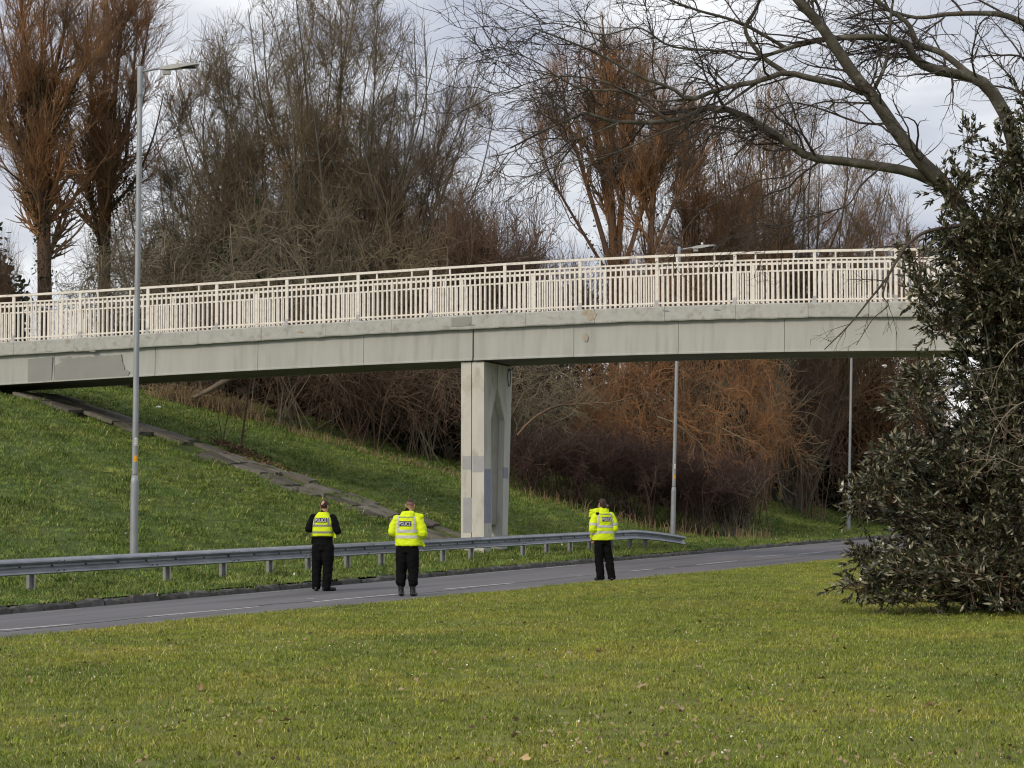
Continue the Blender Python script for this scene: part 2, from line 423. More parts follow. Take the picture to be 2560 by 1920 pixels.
def lawn_mesh(name, us_, ws, crop=None, skirt=True):
    U, W = np.meshgrid(us_, ws, indexing='ij')
    X, Y, Z = lawn_xyz(U, W)
    if skirt: Z[:, 0] = -.04
    n1_, n2_ = U.shape; I = np.arange(n1_ * n2_).reshape(n1_, n2_)
    q = np.stack([I[:-1, 1:], I[1:, 1:], I[1:, :-1], I[:-1, :-1]], -1).reshape(-1, 4)
    V = np.stack([X, Y, Z], -1).reshape(-1, 3)
    if crop is not None:
        c = V[q].mean(1); keep = crop(c[:, 0], c[:, 1]); q = q[keep]
    return smooth(mesh_np(name, V, quads=q))
wsl = np.concatenate([[0.0, .03], np.arange(.35, 34, .5), [40, 60, 120, 300]])
lus = np.concatenate([[-400, -150, -80], np.arange(-60, 60, .8), [70, 90, 150, 400]])
obj('lawn', lawn_mesh('lawn', lus, wsl), M_lawn, kind='structure')

# far ground to the horizon, below everything
obj('ground', mesh_np('ground', [(-2500, -600, -.3), (2500, -600, -.3), (2500, 2900, -.3), (-2500, 2900, -.3)], quads=[[0, 1, 2, 3]]), M_bank, kind='structure')

# dashed lane line and worn edge line
def stripe(pts, wd, z=.004, parent=None, name='lane_marking'):
    mb = MB(); L_ = []; Rr_ = []
    pts = [np.array(p[:2]) for p in pts]
    for k, p in enumerate(pts):
        d = pts[min(k + 1, len(pts) - 1)] - pts[max(k - 1, 0)]; d /= np.linalg.norm(d); n = np.array((-d[1], d[0]))
        L_.append((*(p + n * wd / 2), z)); Rr_.append((*(p - n * wd / 2), z))
    nn = len(pts)
    mb.add(L_ + Rr_, [(i + 1, i, nn + i, nn + i + 1) for i in range(nn - 1)])
    o = mb.build(name, M_line, parent or road); o.matrix_parent_inverse = (parent or road).matrix_world.inverted(); return o
for a, b in [((0, 1576), (184, 1560.6)), ((367, 1542), (647, 1517)), ((783, 1505), (995, 1485.5)), ((1109, 1473.5), (1285, 1457.5)), ((1572, 1428.3), (1634, 1422.6)), ((1743, 1412), (1842, 1402.2)), ((1995, 1386), (2062, 1379.5))]:
    stripe([at_z(*a), at_z(*b)], .10)
for a, b in [((765, 1497), (785, 1497)), ((1440, 1441), (1456, 1440)), ((1676, 1419.5), (1688, 1418.7)), ((1880, 1393.5), (1960, 1387))]:
    stripe([at_z(*a), at_z(*b)], .08)
rng = np.random.default_rng(5)
u_ = -24.0
while u_ < 60:
    ln = rng.uniform(.4, 3.0)
    if rng.random() < .55:
        stripe([xy(u_, -.23 + rng.normal(0, .01)), xy(u_ + ln, -.23 + rng.normal(0, .01))], rng.uniform(.03, .08))
    u_ += ln + rng.uniform(.1, .5)
# tar seam along the lane joint
M_tar = mat('tar_seam', (.05, .05, .052))
sm_pts = [at_z(x_, np.interp(x_, [0, 700, 1000, 1480, 1700, 2100], [1584, 1512, 1492, 1441, 1421, 1386]) - 3) for x_ in np.arange(-100, 2200, 60)]
sm_o = stripe([p + np.array((rng.normal(0, .02), rng.normal(0, .05), 0)) for p in sm_pts], .05, .003, None, 'tar_seam'); sm_o.data.materials.clear(); sm_o.data.materials.append(M_tar)

# kerb: one stone after another
kerb = bpy.data.objects.new('kerb', None); COL.objects.link(kerb); kerb['kind'] = 'structure'
def kerb_stone_mesh(seed):
    r_ = np.random.default_rng(seed); n = 7; mb = MB(); rings = []
    for i in range(n):
        x = -.45 + .9 * i / (n - 1)
        j = lambda s: r_.normal(0, s)
        e_ = .015 if i in (0, n - 1) else 0
        rings.append([(x, 0 + e_ + j(.004), -.06), (x, .0 + e_ + j(.008), .075 + j(.012) - e_), (x, .03 + j(.01), .105 + j(.012) - e_), (x, .125, .112 + j(.008) - e_), (x, .125, -.06)])
    mb.ring(rings[::-1])
    me = bpy.data.meshes.new('kerbstone'); me.from_pydata(mb.V, [], mb.Fa); me.materials.append(M_kerb)
    return me
KM = [kerb_stone_mesh(s) for s in range(9)]
KA = math.atan2(RU[1], RU[0])
for i in range(78):
    u = -24 + i * .925
    if i == 15:
        MB().box((*xy(u, .08), .02), (.86, .12, .1), [(*RU, 0), (*RN, 0), (0, 0, 1)]).build('drain_inlet', M_dark, kerb)
        continue
    o = obj('kerbstone', KM[rng.integers(9)], None, kerb, (*xy(u + rng.normal(0, .008), rng.normal(0, .012)), rng.normal(0, .012)))
    o.rotation_euler = (rng.normal(0, .02), rng.normal(0, .012), KA + rng.normal(0, .008) + (math.pi * 0))

# ================================================================== FOOTBRIDGE
BB = np.array((1.0, -0.2756)); BB /= np.linalg.norm(BB); BW = np.array((-BB[1], BB[0])); B0 = np.array((0, 62.4))
def br_px(px, py, wv=0.0):
    a, b, c = ray(px, py)
    P0 = B0 + BW * wv
    k = (P0 @ BW) / (np.array((a, b)) @ BW)
    p = np.array((a * k, b * k)); return (p - P0) @ BB, HC + c * k
def br(t, wv, z): return np.array((*(B0 + BB * t + BW * wv), z))
PTX = [24, 168, 316, 465, 616, 771, 929, 1090, 1252, 1418, 1587, 1758, 1933]
def curve(pts, deg=2):
    q = np.array([br_px(x * D, y * D) for x, y in pts])
    p = np.polyfit(q[:, 0], q[:, 1], deg); lo, hi = q[0, 0] - 1, q[-1, 0] + 1.5
    dp = np.polyder(p)
    def f(t):
        tcl = min(max(t, lo), hi)
        return float(np.polyval(p, tcl) + np.polyval(dp, tcl) * (t - tcl) * (.6 if t > hi else 1))
    return f
z_ctop = curve(list(zip(PTX, [738, 729, 720, 711, 703, 694, 684, 676, 668, 661, 657, 654, 651])), 3)
z_rail = curve(list(zip(PTX, [636, 627, 618, 608.5, 599, 588, 577, 567, 558.5, 550.5, 543, 538.5, 535.5])), 3)
z_cbot = curve([(0, 768), (300, 752), (616, 731), (1000, 712), (1250, 700), (1600, 688), (1900, 684)], 3)
z_gbot = curve([(0, 831), (330, 812), (550, 800), (780, 788), (1000, 778), (1240, 770), (1463, 765), (1693, 760), (1935, 756.5)], 3)
TP = [br_px(x * D, 700 * D)[0] for x in PTX]
dT = np.polyfit(range(13), TP, 1)
TP = [np.polyval(dT, i) for i in range(-2, 16)]             # evenly spaced posts
bridge = thing('footbridge', tuple(br(br_px(1020 * D, 1200 * D)[0], 1.6, .42)), 'long pale grey concrete footbridge with cream railings on a single pier', 'footbridge')
BO = np.array(bridge.location)
def bp(name, mb, m, parent=None, sm=False, **k):      # build in world numbers, then hang under the bridge
    par = parent or bridge
    off = BO if par is bridge else BO
    mb.V = [tuple(np.array(v) - off) for v in mb.V]
    return mb.build(name, m, par, sm, **k)
def prism(mb, t0, t1, sec0, sec1):                    # sections: list of (w, z)
    mb.ring([[br(t0, a, b) for a, b in sec0], [br(t1, a, b) for a, b in sec1]]); return mb
TL, TR = TP[0] - 1.5, TP[-1] + 1.0
DW = 3.3
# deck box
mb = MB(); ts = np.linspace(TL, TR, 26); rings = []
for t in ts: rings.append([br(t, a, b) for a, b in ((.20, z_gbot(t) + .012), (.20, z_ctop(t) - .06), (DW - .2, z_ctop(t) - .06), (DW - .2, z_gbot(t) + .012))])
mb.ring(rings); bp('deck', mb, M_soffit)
SE = [br_px(x * D, 760 * D)[0] for x in (113, 331, 553, 782, 1019, 1237, 1463, 1693, 1935)]
SE = [SE[0] - 6, SE[0] - 3] + SE + [SE[-1] + 3, SE[-1] + 6]
for i in range(len(SE) - 1):
    for side in (0, 1):
        g = .006; g0 = .022 if i == 6 else g; g1 = .022 if i == 5 else g
        mb = MB(); rings = []
        for t in np.linspace(SE[i] + g0, SE[i + 1] - g1, 4):
            zb, zt = z_gbot(t), z_cbot(t) + .01
            w0, w1 = (.13, .19) if side == 0 else (DW - .13, DW - .19)
            wl = .10 if side == 0 else DW - .10
            rings.append([br(t, a, b) for a, b in ((w1, zb - .002), (wl, zb), (wl, zb + .035), (w0, zb + .06), (w0 + (.03 if side == 0 else -.03), zt), (w1 + (.02 if side == 0 else -.02), zt))])
        mb.ring(rings if side else rings[::-1]); bp('girder_panel', mb, M_paint)
# coping blocks, one per two rail bays
ce = np.linspace(TL, TR, 21)
rb = np.random.default_rng(8)
for i in range(20):
    for side in (0, 1):
        mb = MB(); rings = []; sgn = 1 if side == 0 else -1; w0 = 0 if side == 0 else DW
        jz = rb.normal(0, .006)
        for t in np.linspace(ce[i] + .004, ce[i + 1] - .004, 9):
            zt, zb = z_ctop(t) + jz * .3, z_cbot(t) + rb.normal(0, .006)
            rings.append([br(t, w0 + sgn * a, b) for a, b in ((.012, zb), (0 + jz * .4, zb + .03), (rb.normal(0, .003), zt - .03), (.03, zt + rb.normal(0, .003)), (.36, zt), (.36, zb))])
        mb.ring(rings if side == 1 else rings[::-1]); bp('coping_block', mb, M_coping)
# bits of repair paint and stain, as thin skins on the faces
def skin(poly_px, wv, m, name='paint_patch', y=None):
    P = []
    for x, y_ in poly_px:
        t, z = br_px(x * D, y_ * D, wv); P.append((t, z))
    mb = MB(); n = len(P)
    mb.ring([[br(t, wv, z) for t, z in P], [br(t, wv + .03, z) for t, z in P]]); return bp(name, mb, m)
rj = np.random.default_rng(2)
top = [(x, 774 - (x - 125) * .055 + rj.normal(0, 1.6)) for x in np.arange(128, 262, 7)]
right = [(258 + (k * 2.4) + rj.normal(0, 3), 768 + k * 6.5) for k in range(1, 7)]
bot = [(276, 812), (200, 816.5), (118, 821)]
skin(top + right + bot + [(118, 790), (133, 782)], .105, M_gpatch)
skin([(60, 776), (113, 771), (111, 822), (60, 826)], .104, M_gpatch)
skin([(262, 800), (272, 798), (280, 803), (277, 810), (268, 812), (261, 808)], .103, M_gpatch)
skin([(975, 686.5), (1018, 684), (1018, 703), (975, 706)], -.012, M_gpatch)
skin([(1262, 668), (1280, 670), (1289, 678), (1284, 690), (1272, 694), (1268, 684), (1256, 678)], -.0125, M_rust, 'rust_stain')
skin([(1259, 722), (1265, 720), (1270, 727), (1268, 738), (1262, 736), (1258, 730)], .104, M_rust, 'rust_stain')
for x, y_ in ((95, 757), (190, 757), (640, 716), (1180, 684), (1010, 700), (1430, 670), (1540, 668)):
    skin([(x, y_), (x + 6, y_ - 1.5), (x + 13, y_), (x + 17, y_ + 2.5), (x + 9, y_ + 3), (x + 3, y_ + 2)], -.012, M_rust if rj.random() < .5 else M_gpatch, 'rust_stain')

# railings
def railing(wv, individual):
    mb = MB(); tq = []
    for i in range(len(TP) - 1):
        a, b = TP[i], TP[i + 1]
        h = .037
        prism(mb, a, b, [(wv - h, z_rail(a) - .065), (wv - h, z_rail(a)), (wv + h, z_rail(a)), (wv + h, z_rail(a) - .065)][::-1], [(wv - h, z_rail(b) - .065), (wv - h, z_rail(b)), (wv + h, z_rail(b)), (wv + h, z_rail(b) - .065)][::-1])
    top_ = bp('railing', mb, M_rail)
    zz = lambda t, d: z_rail(t) - d
    loose = MB()
    HT = lambda t: z_rail(t) - z_ctop(t)
    for i in range(len(TP)):
        t = TP[i]
        mb = MB(); prism(mb, t - .042, t + .042, [(wv - .03, z_ctop(t) + .16), (wv - .03, zz(t, .066)), (wv + .03, zz(t, .066)), (wv + .03, z_ctop(t) + .16)][::-1], [(wv - .03, z_ctop(t) + .16), (wv - .03, zz(t, .066)), (wv + .03, zz(t, .066)), (wv + .03, z_ctop(t) + .16)][::-1])
        bp('post', mb, M_rail, top_)
        mb = MB(); mb.ring([[br(t + sx, wv + sy, z_ctop(t) + .002) for sx, sy in ((-.10, -.06), (.06, -.06), (.06, .06), (-.10, .06))],
                            [br(t + sx, wv + sy, z_ctop(t) + .03) for sx, sy in ((-.10, -.06), (.06, -.06), (.06, .06), (-.10, .06))],
                            [br(t + sx, wv + sy, z_ctop(t) + .035) for sx, sy in ((-.075, -.033), (.044, -.033), (.044, .033), (-.075, .033))],
                            [br(t + sx, wv + sy, z_ctop(t) + .185) for sx, sy in ((-.046, -.033), (.045, -.033), (.045, .033), (-.046, .033))]])
        bp('post_foot', mb, M_foot, top_)
        if i == len(TP) - 1: break
        a, b = TP[i] + .043, TP[i + 1] - .043
        for d, nm in ((.22, 'middle_rail'), (None, 'bottom_rail')):
            mb = MB()
            za, zb = (zz(a, d), zz(b, d)) if d else (z_ctop(a) + .115, z_ctop(b) + .115)
            h = .028; hh = .045
            prism(mb, a, b, [(wv - h, za - hh), (wv - h, za), (wv + h, za), (wv + h, za - hh)][::-1], [(wv - h, zb - hh), (wv - h, zb), (wv + h, zb), (wv + h, zb - hh)][::-1])
            bp(nm, mb, M_rail, top_)
        for k in range(14):
            t = a + (b - a) * (k + .75) / 14.5; q = .021
            mb = MB() if individual else loose
            e0, e1 = z_ctop(t) + .02 , zz(t, .266)
            mid = z_ctop(t) + .066
            mb.ring([[br(t + sx * q, wv + sy * q, z) for sx, sy in ((-1, -1), (1, -1), (1, 1), (-1, 1))] for z in (e0, e1)])
            if individual: bp('baluster', mb, M_rail, top_)
        for fr in (.25, .75):
            t = a + (b - a) * fr; mb = MB(); q = .022
            mb.ring([[br(t + sx * q, wv + sy * q, z) for sx, sy in ((-1, -1), (1, -1), (1, 1), (-1, 1))] for z in (zz(t, .219), zz(t, .066))])
            bp('rail_stub', mb, M_rail, top_)
    if not individual: bp('balusters', loose, M_rail, top_, kind='stuff')
railing(.12, True)
railing(DW - .12, False)

# pier: two leaves side by side
tA, tM, tB = br_px(996 * D, 900 * D, .2)[0], br_px(1018.5 * D, 900 * D, .2)[0], br_px(1045.5 * D, 900 * D, .2)[0]
PZT = z_gbot((tA + tB) / 2) - .03
def poly_extrude(mb, poly, t0, t1):
    mb.ring([[br(t0, a, b) for a, b in poly], [br(t1, a, b) for a, b in poly]]); return mb
zg = .15
near = [(.2, zg), (.2, PZT), (1.52, PZT), (1.52, 4.9), (.92, 4.0), (.98, .95), (1.02, zg)]
far = [(1.63, PZT), (3.2, PZT), (2.62, zg), (2.05, zg), (2.12, .95), (2.36, 4.0), (1.63, 4.9)]
for (t0, t1, rec) in ((tA, tM - .012, -1), (tM + .012, tB, 1)):
    mb = MB(); poly_extrude(mb, near[::-1], t0, t1); lf = bp('pier_leaf', mb, M_pier)
    mb = MB(); poly_extrude(mb, far[::-1], t0, t1); bp('pier_leaf', mb, M_pier)
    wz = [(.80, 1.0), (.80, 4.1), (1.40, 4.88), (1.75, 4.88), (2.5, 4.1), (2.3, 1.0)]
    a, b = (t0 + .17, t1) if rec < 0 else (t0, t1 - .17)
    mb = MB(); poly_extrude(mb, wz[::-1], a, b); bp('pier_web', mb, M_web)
mb = MB(); mb.box(br((tA + tB) / 2, 1.58, 5.0), (.2, .3, .8)); 
def pface(x0, y0, x1, y1, m):
    skin([(x0, y0), (x1, y0 - .6), (x1, y1), (x0, y1)], .196, m)
pface(999.3, 985.5, 1017.5, 1014, M_patch); pface(1020.5, 985, 1044.6, 1020, M_patch); pface(1000.5, 1075, 1018.8, 1151, M_patch)
def pside(w0, w1, y0, y1, m):
    s_ = F / 63.0
    z1, z0 = HC + (1235 - y0 * D) / s_, HC + (1235 - y1 * D) / s_
    mb = MB(); mb.ring([[br(tB + dx, a, b) for a, b in ((w0, z0), (w0, z1), (w1, z1), (w1, z0))] for dx in (-.02, .004)]); bp('paint_patch', mb, m)
pside(.24, .90, 1013, 1130, M_patch2)
pside(2.23, 2.72, 1008, 1032, M_patch2)
# hanging cable loop at the back of the pier head
mb = MB(); cp = [br(tB + .03, 2.75 + .16 * math.sin(q), PZT - .32 + .26 * math.cos(q)) for q in np.linspace(-.4, 5.6, 15)] + [br(tB + .03, 2.95, PZT - .1), br(tB + .04, 3.2, PZT + .01)]
mb.tube(cp, .013, 5); bp('cable', mb, M_dark)

# paved strip on the slope below the deck
path = bpy.data.objects.new('path', None); COL.objects.link(path); path['kind'] = 'structure'
SM = []
for s_ in range(8):
    r_ = np.random.default_rng(40 + s_); n = 10; pts = []
    hx, hy = .46, .36
    for x, y in ((-1, -1), (-.3, -1), (.4, -1), (1, -1), (1, -.2), (1, 1), (.3, 1), (-.4, 1), (-1, 1), (-1, .1)):
        pts.append((x * hx + r_.normal(0, .025), y * hy + r_.normal(0, .025)))
    mb = MB(); mb.ring([[(a, b, z) for a, b in pts] for z in (-.06, .045)])
    me = bpy.data.meshes.new('paving_slab'); me.from_pydata(mb.V, [], mb.Fa); me.materials.append(M_slab); SM.append(me)
for i in range(16):
    for j in range(4):
        if rng.random() < (.40 if 4 < i < 10 else .12) + (.35 if j == 0 else 0): continue
        t = br_px(930 * D, 1160 * D)[0] - .2 - i * .96 + rng.normal(0, .04); wv = .55 + j * .76 + rng.normal(0, .03)
        p = br(t, wv, 0); 
        if t < -15.8: continue
        g0 = ground_z(p[0], p[1]); dz = (ground_z(*(p[:2] + BB * .3)) - ground_z(*(p[:2] - BB * .3))) / .6
        dzw = (ground_z(*(p[:2] + BW * .3)) - ground_z(*(p[:2] - BW * .3))) / .6
        o = obj('paving_slab', SM[rng.integers(8)], None, path, (p[0], p[1], g0 + .05 + rng.normal(0, .018)))
        o.rotation_euler = (math.atan(dzw) + rng.normal(0, .03), -math.atan(dz) + rng.normal(0, .03), math.atan2(BB[1], BB[0]) + rng.normal(0, .04))

# little ramp railing beyond the far parapet at the left
def rpt(px, py): return at_y(px * D, py * D, 72)
rr0 = thing('ramp_railing', tuple(rpt(120, 735)), 'low white picket railing sloping down behind the bridge parapet at the left', 'railing')
off = np.array(rr0.location)
a0, a1 = rpt(60, 655) , rpt(205, 692); b0, b1 = rpt(60, 735), rpt(205, 742)
def rbuild(n, mb, m=M_rail): mb.V = [tuple(np.array(v) - off) for v in mb.V]; return mb.build(n, m, rr0)
rbuild('top_rail', MB().tube([a0, a1], .045, 6), M_galv); rbuild('bottom_rail', MB().tube([b0, b1], .03, 6))
for k in range(13):
    f_ = k / 12; p, q = a0 + (a1 - a0) * f_, b0 + (b1 - b0) * f_
    rbuild('picket', MB().box((p + q) / 2 - np.array((0, 0, .04)), (.045 if k % 6 else .09, .05, p[2] - q[2])))

# ================================================================== CRASH BARRIER
BV = lambda u: np.interp(u, [-40, -18, 14, 40], [2.1, 2.0, 1.6, 1.5])
def bar_from_px(px, py):     # a point of the barrier's top edge from its place in the photograph
    a, b, c = ray(px, py)
    lo, hi = 20.0, 150.0
    for _ in range(60):
        k = (lo + hi) / 2; u, v = uv(a * k, b * k)
        if v < BV(u): lo = k
        else: hi = k
    return uv(a * k, b * k)[0], HC + c * k
tp = np.array([bar_from_px(x * D, y * D) for x, y in ((0, 1208), (200, 1199), (400, 1190.5), (600, 1182), (800, 1172.5), (1000, 1163), (1200, 1150.5), (1300, 1147), (1365, 1144.5))])
bt = np.array([bar_from_px(x * D, y * D) for x, y in ((0, 1246), (350, 1224.5), (700, 1203.5), (1000, 1186), (1200, 1174), (1365, 1165))])
ptop = np.polyfit(tp[:, 0], tp[:, 1], 1); pbot = np.polyfit(bt[:, 0], bt[:, 1], 1)
BU1 = tp[-1, 0]
HB = float(np.mean(np.polyval(ptop, tp[:, 0]) - np.polyval(pbot, tp[:, 0])))
HB = min(max(HB, .28), .36)
print('barrier', ptop, pbot, HB, BU1)
barrier = thing('crash_barrier', (*xy(-10, 2), .25), 'long galvanised steel crash barrier along the grass verge beyond the road', 'crash barrier')
bo = np.array(barrier.location)
def bbuild(n, mb, m, par=None, sm=False, **k): mb.V = [tuple(np.array(v) - bo) for v in mb.V]; return mb.build(n, m, par or barrier, sm, **k)
# W profile, (out towards the road, down from the top) in units of beam height
WP = [(.0, .0), (.05, .008), (.085, .08), (.105, .16), (.108, .24), (.095, .285), (.015, .36), (.0, .42), (.012, .53), (.06, .74), (.095, .86), (.10, .92), (.085, .975), (.03, 1.0)]
def beam_ring(u, dz=0., dv=0., tilt=0., lap=0.):
    v = BV(u) + dv; zt = np.polyval(ptop, u) + dz
    o1 = [(*xy(u, v - a - lap), zt - b * HB) for a, b in WP]
    o2 = [(*xy(u, v - a + .006 - lap), zt - b * HB) for a, b in WP[::-1]]
    return o1 + o2
u0 = -30.0; k = 0
segs = []
while u0 < BU1 - .5:
    u1 = min(u0 + 3.2, BU1); segs.append((u0, u1)); u0 = u1
for k, (a, b) in enumerate(segs):
    mb = MB(); mb.ring([beam_ring(u, lap=.007 if i == 0 else 0) for i, u in enumerate((a - .28, a + .05, (a + b) / 2, b))][::-1])
    sec = bbuild('beam_section', mb, M_beam)
    mb = MB()
    for du in (-.22, -.04):
        for zf in (.2, .8):
            v = BV(a) - .104; mb.box((*xy(a + du, v), np.polyval(ptop, a) - zf * HB), (.03, .012, .022), [(*RU, 0), (*RN, 0), (0, 0, 1)])
    for du in (.8, 1.9, 2.9):
        if a + du < b: mb.box((*xy(a + du, BV(a + du) - .012), np.polyval(ptop, a + du) - .5 * HB), (.03, .03, .025), [(*RU, 0), (*RN, 0), (0, 0, 1)])
    bbuild('bolts', mb, M_dark, None, kind='stuff')
# ramped end
e0_ = bar_from_px(1480 * D, 1162 * D)
mb = MB(); rings = []
for f_ in np.linspace(0, 1, 7):
    u = BU1 - .05 + f_ * (e0_[0] - BU1)
    rings.append(beam_ring(u, dz=-.30 * f_ ** 1.3, dv=.05 * f_))
mb.ring(rings[::-1]); bbuild('ramped_end', mb, M_beam)
for px in (86, 425, 565, 682, 778, 875, 960, 1045, 1114, 1184, 1314, 1373, 1431, 1480, 1532, 1580, 1618, -150, -420):
    u, z = bar_from_px(px, np.interp(px, [0, 1580], [1420, 1345]))
    v = BV(u) + .07; x, y = xy(u, v); zg_ = ground_z(x, y) - .12; zt = np.polyval(ptop, u) - .05
    mb = MB(); A = [(*RU, 0), (*RN, 0), (0, 0, 1)]
    mb.box((x, y, (zg_ + zt) / 2), (.10, .006, zt - zg_), A)
    x2, y2 = xy(u - .05, v + .032); mb.box((x2, y2, (zg_ + zt) / 2), (.006, .058, zt - zg_), A)
    x3, y3 = xy(u + .05, v - .032); mb.box((x3, y3, (zg_ + zt) / 2), (.006, .058, zt - zg_), A)
    bbuild('post', mb, M_postb)

# ================================================================== LAMP POSTS
def lamp_post(base, top, rz, label, sticker=True, sxs=1.0):
    base = np.array(base); top = np.array(top); T = thing('lamp_post', tuple(base), label, 'lamp post', 'lamp posts beyond the road')
    H = top[2] - base[2]; ax = (top - base) / H
    def P(h): return ax * h
    def cyl(prof, n=16):
        return [[P(h) + np.array((r_ * math.cos(q), r_ * math.sin(q), 0)) for q in [2 * math.pi * i / n for i in range(n)]] for h, r_ in prof]
    bh = sxs * 1.95
    MB().ring(cyl([(-.2, .086), (-.1, .086), (bh - .18, .084), (bh - .12, .0835), (bh, .062)])).build('base_section', M_galv, T, True)
    MB().ring(cyl([(bh - .02, .062), (bh + .04, .0619), (bh + .1, .0618), (H - 1.1, .0555), (H - .68, .055), (H - .63, .055), (H - .62, .063), (H - .58, .063), (H - .06, .063), (H, .062)])).build('column', M_galv, T, True)
    d = np.array((math.cos(rz), math.sin(rz), 0)); s = np.array((-d[1], d[0], 0))
    arm = MB().tube([P(H - .12), P(H - .10) + d * .25 + np.array((0, 0, .03)), P(H - .06) + d * .62 + np.array((0, 0, .05))], .027, 8)
    arm.build('bracket_arm', M_galv, T, True)
    # flat lantern: rear gear box, thin head, photocell
    mb = MB(); rings = []
    for x, wd, zb, zt in ((.42, .05, .03, .075), (.50, .075, .02, .10), (.62, .09, .02, .125), (.80, .115, .04, .14), (1.0, .12, .075, .15), (1.16, .105, .105, .15), (1.24, .06, .12, .145)):
        c = P(H - .1) + d * x
        rings.append([c + s * a * wd + np.array((0, 0, b)) for a, b in ((-1, zb), (-.9, zt - .02), (-.5, zt), (.5, zt), (.9, zt - .02), (1, zb))])
    lan = mb.ring(rings).build('lantern', M_lantern, T)
    MB().box(P(H - .1) + d * 1.0 + np.array((0, 0, .062)), (.34, .17, .02), [d, s, (0, 0, 1)]).build('light_panel', M_dark, lan)
    MB().box(P(H - .14) + d * .56 , (.16, .1, .07), [d, s, (0, 0, 1)]).build('gear_cover', M_lantern, lan)
    MB().tube([P(H - .1) + d * .78 + np.array((0, 0, .16)), P(H - .1) + d * .78 + np.array((0, 0, .23))], .04, 8).build('photocell', M_white, lan)
    if sticker:
        def wrap(h0, h1, q0, q1, r_, m, name):
            mb = MB(); n = 7; A = [q0 + (q1 - q0) * i / (n - 1) for i in range(n)]
            mb.ring([[P(h) + np.array((rr_ * math.cos(q), rr_ * math.sin(q), 0)) for q in A] for h, rr_ in ((h0, r_), (h1, r_))], cap=False, close=False)
            return mb.build(name, m, T)
        st = wrap(bh + .62, bh + .78, R(-92), R(-32), .0625, M_white, 'number_plate')
        for k, (h0, h1, a0_, a1_) in enumerate(((.635, .645, -80, -50), (.68, .69, -82, -48), (.70, .725, -78, -72), (.715, .722, -70, -52), (.74, .748, -80, -55))):
            mb = MB(); A = [R(a0_ + (a1_ - a0_) * i / 3) for i in range(4)]
            mb.ring([[P(bh + h) + np.array((.0633 * math.cos(q), .0633 * math.sin(q), 0)) for q in A] for h in (h0, h1)], cap=False, close=False); mb.build('print_mark', M_ink, st)
        wrap(bh + .28, bh + .41, R(-100), R(-30), .0628, M_orange, 'orange_sticker')
    return T
def lamp_at(px_b, py_b, px_t, py_t, Y, rz, label, sxs=1.0, zoff=0):
    b = at_y(px_b, py_b, Y); t_ = at_y(px_t, py_t, Y); b[2] = ground_z(b[0], b[1])
    return lamp_post(b, t_, rz, label, True, sxs)
lamp_at(334, 1395, 351, 166, 46.6, R(-4), 'tall grey lamp post standing in front of the bridge with white and orange stickers')
lamp_at(1681, 1334, 1698.5, 616.5, 76.5, R(-6), 'grey lamp post behind the bridge beside the ramped end of the crash barrier')
lamp_at(2121, 1304, 2131, 740, 103, R(-6), 'farthest thin grey lamp post, beside the dark leaves of the evergreen bush')

# ================================================================== TREES
def px_x(px, Y): return float(at_y(px, 900, Y)[0])
def finish_tree(root, trunk, crown, mt, mc, ivy=None):
    obj('trunk', trunk, mt, root); obj('crown', crown, mc, root)
    if ivy is not None: obj('ivy', ivy, M_ivy, root)
def ivy_on(rng, br_, n, tmax, spread, size):
    P, Rr = br_; N, K, _ = P.shape
    i = rng.integers(0, N, n); t = rng.random(n) ** 1.3 * tmax * (K - 1); k = np.minimum(t.astype(int), K - 2); f = (t - k)[:, None]
    c = P[i, k] * (1 - f) + P[i, k + 1] * f
    d = rng.normal(size=(n, 3)); d /= np.linalg.norm(d, axis=1, keepdims=True)
    c = c + d * (Rr[i, k][:, None] + spread * rng.random((n, 1)) ** .7)
    V, T = leaves(rng, c, d + rng.normal(size=(n, 3)) * .6, size * rng.uniform(.6, 1.4, n), size * .45 * rng.uniform(.6, 1.3, n))
    return mesh_np('ivy', V, tris=T)
